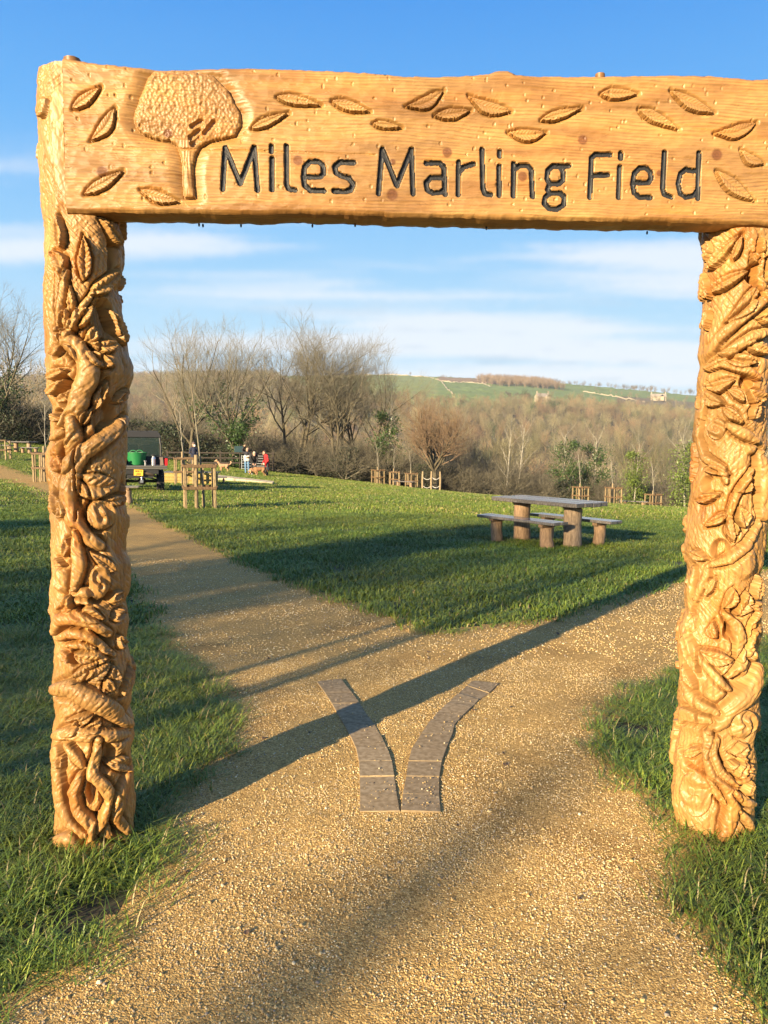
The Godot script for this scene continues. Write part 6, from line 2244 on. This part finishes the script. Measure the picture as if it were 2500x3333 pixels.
# joints: hip, chest, neck, head, then for each side shoulder is derived; knees, feet, elbows and hands are given
func human(o: Dictionary) -> Array:
	var hip := v3(o.hip)
	var chest := v3(o.chest)
	var head := v3(o.head)
	var up := (chest - hip).normalized()
	var rt := v3(o.get("right", [1, 0, 0]))
	var fw := rt.cross(up).normalized() * -1.0
	var face := v3(o.face).normalized()
	var ear := Vector3.UP.cross(face).normalized()
	var top: Color = o.top
	var leg: Color = o.leg
	var sk := Color(0.42, 0.25, 0.17)
	var bones := [[hip, (hip + chest) / 2, 0.135, 0.14, top], [(hip + chest) / 2, chest, 0.14, 0.15, top], [chest - rt * 0.13 + up * 0.06, chest + rt * 0.13 + up * 0.06, 0.085, 0.085, top], [chest, chest + up * 0.2, 0.09, 0.055, top], [chest + up * 0.18, head, 0.055, 0.055, sk], [hip - rt * 0.05, hip + rt * 0.05, 0.13, 0.13, top if o.get("coat", false) else leg]]
	if o.get("coat", false):
		bones.append([hip, hip - up * 0.18, 0.15, 0.155, top])
	for s in [0, 1]:
		var sg := -1.0 if s == 0 else 1.0
		var h := hip + rt * 0.09 * sg - up * 0.04
		var kn := v3(o.knees[s])
		var ft := v3(o.feet[s])
		bones.append([h, kn, 0.09, 0.062, leg])
		bones.append([kn, ft + Vector3.UP * 0.07, 0.062, 0.045, leg])
		bones.append([ft + Vector3.UP * 0.04 - face * 0.04, ft + Vector3(face.x, 0, face.z).normalized() * 0.14 + Vector3.UP * 0.03, 0.045, 0.035, o.get("shoe", Color(0.03, 0.03, 0.03))])
		var sh := chest + rt * 0.19 * sg + up * 0.07
		var el := v3(o.elbows[s])
		var hd := v3(o.hands[s])
		bones.append([sh, el, 0.062, 0.05, top])
		bones.append([el, hd, 0.05, 0.036, top])
		var dir := (hd - el).normalized()
		bones.append([hd, hd + dir * 0.07, 0.034, 0.032, o.get("glove", sk)])
		# five fingers
		var across := dir.cross(fw)
		across = across.normalized() if across.length() > 0.1 else rt
		for k in 4:
			var bs := hd + dir * 0.08 + across * (k - 1.5) * 0.019
			bones.append([bs, bs + dir * (0.055 + 0.012 * sin(k * 1.2)) + fw * 0.015, 0.009, 0.008, o.get("glove", sk)])
		bones.append([hd + dir * 0.03 + across * 0.035, hd + dir * 0.07 + across * 0.062, 0.011, 0.009, o.get("glove", sk)])
	# head, nose, ears, hair or hat
	bones.append([head - face * 0.01 + Vector3.UP * 0.03, head + face * 0.02 - Vector3.UP * 0.05, 0.095, 0.07, sk])
	bones.append([head + face * 0.09 + Vector3.UP * 0.01, head + face * 0.108 - Vector3.UP * 0.025, 0.012, 0.016, sk])
	for sg in [-1.0, 1.0]:
		bones.append([head + ear * 0.092 * sg, head + ear * 0.096 * sg - Vector3.UP * 0.03, 0.016, 0.012, sk])
		bones.append([head + face * 0.088 + ear * 0.034 * sg + Vector3.UP * 0.012, head + face * 0.09 + ear * 0.036 * sg + Vector3.UP * 0.012, 0.011, 0.011, Color(0.08, 0.06, 0.05)])
	bones.append([head + face * 0.082 - ear * 0.02 - Vector3.UP * 0.055, head + face * 0.082 + ear * 0.02 - Vector3.UP * 0.055, 0.010, 0.010, Color(0.35, 0.12, 0.10)])
	bones.append([head - face * 0.035 + Vector3.UP * 0.055, head - face * 0.045 + Vector3.UP * 0.0, 0.098, 0.085, o.hair])
	for e in o.get("more", []):
		bones.append(e)
	return bones


func build_people() -> void:
	var cloth := mat("cloth_and_skin", Color(1, 1, 1), 0.85, 0.0, true)
	var fur := mat("fur", Color(1, 1, 1), 0.95, 0.0, true)
	var cell := 0.02
	var navy := Color(0.014, 0.018, 0.040)
	var dark := Color(0.016, 0.016, 0.018)
	var p := thing("person", "person in a navy coat, brown hat and white mask, standing behind the tree guard", "person", on(-11.9, -48.0), 0.5)
	part("body", skin(human({"hip": [0, 0.92, 0], "chest": [0, 1.32, 0.0], "head": [0, 1.62, 0.02], "face": [0.5, 0, 0.85], "knees": [[-0.1, 0.5, 0.02], [0.1, 0.5, 0.02]], "feet": [[-0.11, 0, 0], [0.11, 0, 0]], "elbows": [[-0.26, 1.12, 0.02], [0.26, 1.12, 0.02]], "hands": [[-0.10, 0.98, 0.19], [0.08, 0.97, 0.19]], "top": navy, "leg": Color(0.03, 0.03, 0.05), "shoe": Color(0.16, 0.02, 0.03), "coat": true, "glove": dark, "hair": Color(0.10, 0.07, 0.06),
		"more": [[Vector3(0, 1.70, 0), Vector3(0, 1.74, -0.01), 0.105, 0.085, Color(0.10, 0.07, 0.06)], [Vector3(0.04, 1.585, 0.09), Vector3(0.05, 1.56, 0.09), 0.055, 0.05, Color(0.7, 0.7, 0.72)]]}), cell, cloth), p)
	p = thing("person", "person in blue jeans and dark striped jacket raising one hand above the head", "person", on(-9.05, -50.6), 0.0)
	part("body", skin(human({"hip": [0, 0.92, 0], "chest": [0.0, 1.32, 0], "head": [0.05, 1.60, 0.04], "face": [0.2, 0.1, 1], "knees": [[-0.09, 0.5, 0.03], [0.10, 0.5, 0.0]], "feet": [[-0.09, 0, 0], [0.11, 0, -0.04]], "elbows": [[-0.30, 1.58, 0.05], [0.25, 1.10, 0.06]], "hands": [[-0.16, 1.80, 0.10], [0.10, 1.10, 0.24]], "top": Color(0.02, 0.022, 0.03), "leg": Color(0.10, 0.20, 0.34), "hair": Color(0.14, 0.09, 0.05),
		"more": [[Vector3(-0.08, 1.12, 0.02), Vector3(0.08, 1.12, 0.02), 0.148, 0.148, Color(0.42, 0.42, 0.42)], [Vector3(-0.07, 0.95, 0.0), Vector3(0.07, 0.95, 0.0), 0.148, 0.148, Color(0.42, 0.42, 0.42)], [Vector3(0.08, 1.10, 0.2), Vector3(0.14, 1.11, 0.2), 0.045, 0.045, Color(0.6, 0.28, 0.05)]]}), cell, cloth), p)
	p = thing("person", "person all in black bending over a dog with their back turned", "person", on(-8.45, -49.7), 0.2)
	part("body", skin(human({"hip": [0, 0.93, -0.05], "chest": [0.0, 1.26, 0.16], "head": [0.03, 1.36, 0.42], "face": [0.1, -0.7, 0.7], "knees": [[-0.10, 0.5, 0.0], [0.12, 0.5, 0.02]], "feet": [[-0.12, 0, -0.02], [0.14, 0, 0.02]], "elbows": [[-0.22, 0.98, 0.30], [0.24, 0.98, 0.30]], "hands": [[-0.08, 0.76, 0.38], [0.12, 0.74, 0.38]], "top": dark, "leg": dark, "shoe": Color(0.5, 0.5, 0.5), "coat": true, "hair": Color(0.42, 0.36, 0.26), "more": [[Vector3(0, 0.95, -0.1), Vector3(0, 1.22, 0.05), 0.17, 0.18, dark]]}), cell, cloth), p)
	p = thing("person", "person in a red jacket looking down at a brown dog", "person", on(-7.65, -50.0), -0.9)
	part("body", skin(human({"hip": [0, 0.90, 0], "chest": [0.0, 1.26, 0.07], "head": [0.0, 1.50, 0.20], "face": [0.0, -0.55, 0.85], "knees": [[-0.09, 0.5, 0.05], [0.10, 0.5, 0.03]], "feet": [[-0.10, 0, 0], [0.11, 0, 0]], "elbows": [[-0.26, 1.02, 0.06], [0.27, 1.02, 0.06]], "hands": [[-0.14, 0.82, 0.24], [0.16, 0.82, 0.24]], "top": Color(0.46, 0.018, 0.022), "leg": Color(0.03, 0.032, 0.036), "coat": true, "hair": Color(0.07, 0.045, 0.03), "more": [[Vector3(-0.02, 0.84, 0.24), Vector3(0.02, 0.80, 0.25), 0.06, 0.06, Color(0.45, 0.42, 0.36)]]}), cell, cloth), p)
	var tan := Color(0.34, 0.20, 0.115)
	var d := thing("dog", "shaggy tan dog with curled tail standing alert on the grass", "dog", on(-10.7, -51.2), PI)
	part("body", skin(dog_bones(0.50, tan, Color(0.42, 0.27, 0.16), 0.18, 1.0), 0.018, fur), d)
	d = thing("dog", "reddish brown dog standing between the red jacket and the black clothes, head lowered", "dog", on(-8.0, -49.2), PI + 0.3)
	part("body", skin(dog_bones(0.54, Color(0.26, 0.135, 0.06), Color(0.26, 0.14, 0.07), -0.16, 0.2), 0.018, fur), d)
	d = thing("dog", "small pale tan dog standing at the feet of the bending person", "dog", on(-8.38, -49.0), 0.6)
	part("body", skin(dog_bones(0.36, Color(0.40, 0.22, 0.10), Color(0.45, 0.27, 0.14), 0.05, 0.3), 0.016, fur), d)


# a dog facing +x: withers height h; lift raises the head, curl raises the tail
func dog_bones(h: float, c: Color, pale: Color, lift: float, curl: float) -> Array:
	var b := []
	var k := h / 0.5
	var v := func(x: float, y: float, z: float) -> Vector3: return Vector3(x, y, z) * k
	b.append([v.call(0.20, 0.40, 0), v.call(-0.02, 0.41, 0), 0.125 * k, 0.11 * k, c])
	b.append([v.call(0.16, 0.34, 0), v.call(0.0, 0.37, 0), 0.11 * k, 0.09 * k, c])
	b.append([v.call(-0.02, 0.41, 0), v.call(-0.26, 0.42, 0), 0.105 * k, 0.105 * k, c])
	var hd: Vector3 = v.call(0.44, 0.55 + lift, 0)
	b.append([v.call(0.24, 0.44, 0), hd, 0.09 * k, 0.062 * k, c])
	b.append([hd, hd + v.call(0.03, 0.01, 0), 0.078 * k, 0.072 * k, c])
	b.append([hd + v.call(0.05, -0.015, 0), hd + v.call(0.15, -0.035, 0), 0.046 * k, 0.032 * k, pale])
	b.append([hd + v.call(0.165, -0.025, 0), hd + v.call(0.17, -0.025, 0), 0.016 * k, 0.016 * k, Color(0.02, 0.02, 0.02)])
	for s in [-1.0, 1.0]:
		b.append([hd + v.call(-0.01, 0.05, s * 0.06), hd + v.call(-0.03, -0.04, s * 0.085), 0.026 * k, 0.018 * k, c.darkened(0.35)])
		var fx: float = 0.20 + 0.05 * s
		b.append([v.call(0.19, 0.34, s * 0.075), v.call(fx - 0.02, 0.22, s * 0.08), 0.055 * k, 0.036 * k, c])
		b.append([v.call(fx - 0.02, 0.22, s * 0.08), v.call(fx, 0.10, s * 0.08), 0.034 * k, 0.026 * k, c])
		b.append([v.call(fx, 0.10, s * 0.08), v.call(fx + 0.01, 0.025, s * 0.08), 0.026 * k, 0.026 * k, pale])
		b.append([v.call(fx + 0.01, 0.022, s * 0.08), v.call(fx + 0.05, 0.018, s * 0.08), 0.026 * k, 0.022 * k, pale])
		var hx: float = -0.28 - 0.06 * s
		b.append([v.call(-0.24, 0.38, s * 0.07), v.call(hx + 0.06, 0.25, s * 0.085), 0.082 * k, 0.05 * k, c])
		b.append([v.call(hx + 0.06, 0.25, s * 0.085), v.call(hx - 0.05, 0.15, s * 0.085), 0.045 * k, 0.028 * k, c])
		b.append([v.call(hx - 0.05, 0.15, s * 0.085), v.call(hx - 0.03, 0.03, s * 0.085), 0.026 * k, 0.025 * k, pale])
		b.append([v.call(hx - 0.03, 0.022, s * 0.085), v.call(hx + 0.02, 0.018, s * 0.085), 0.026 * k, 0.022 * k, pale])
	var t0: Vector3 = v.call(-0.34, 0.46, 0)
	if curl > 0.5:
		b.append([t0, v.call(-0.46, 0.52, 0), 0.035 * k, 0.034 * k, c])
		b.append([v.call(-0.46, 0.52, 0), v.call(-0.50, 0.63, 0.02), 0.034 * k, 0.034 * k, pale])
		b.append([v.call(-0.50, 0.63, 0.02), v.call(-0.43, 0.68, 0.03), 0.034 * k, 0.026 * k, pale])
	else:
		b.append([t0, v.call(-0.44, 0.36, 0), 0.032 * k, 0.026 * k, c])
		b.append([v.call(-0.44, 0.36, 0), v.call(-0.48, 0.24, 0), 0.026 * k, 0.016 * k, c])
	return b
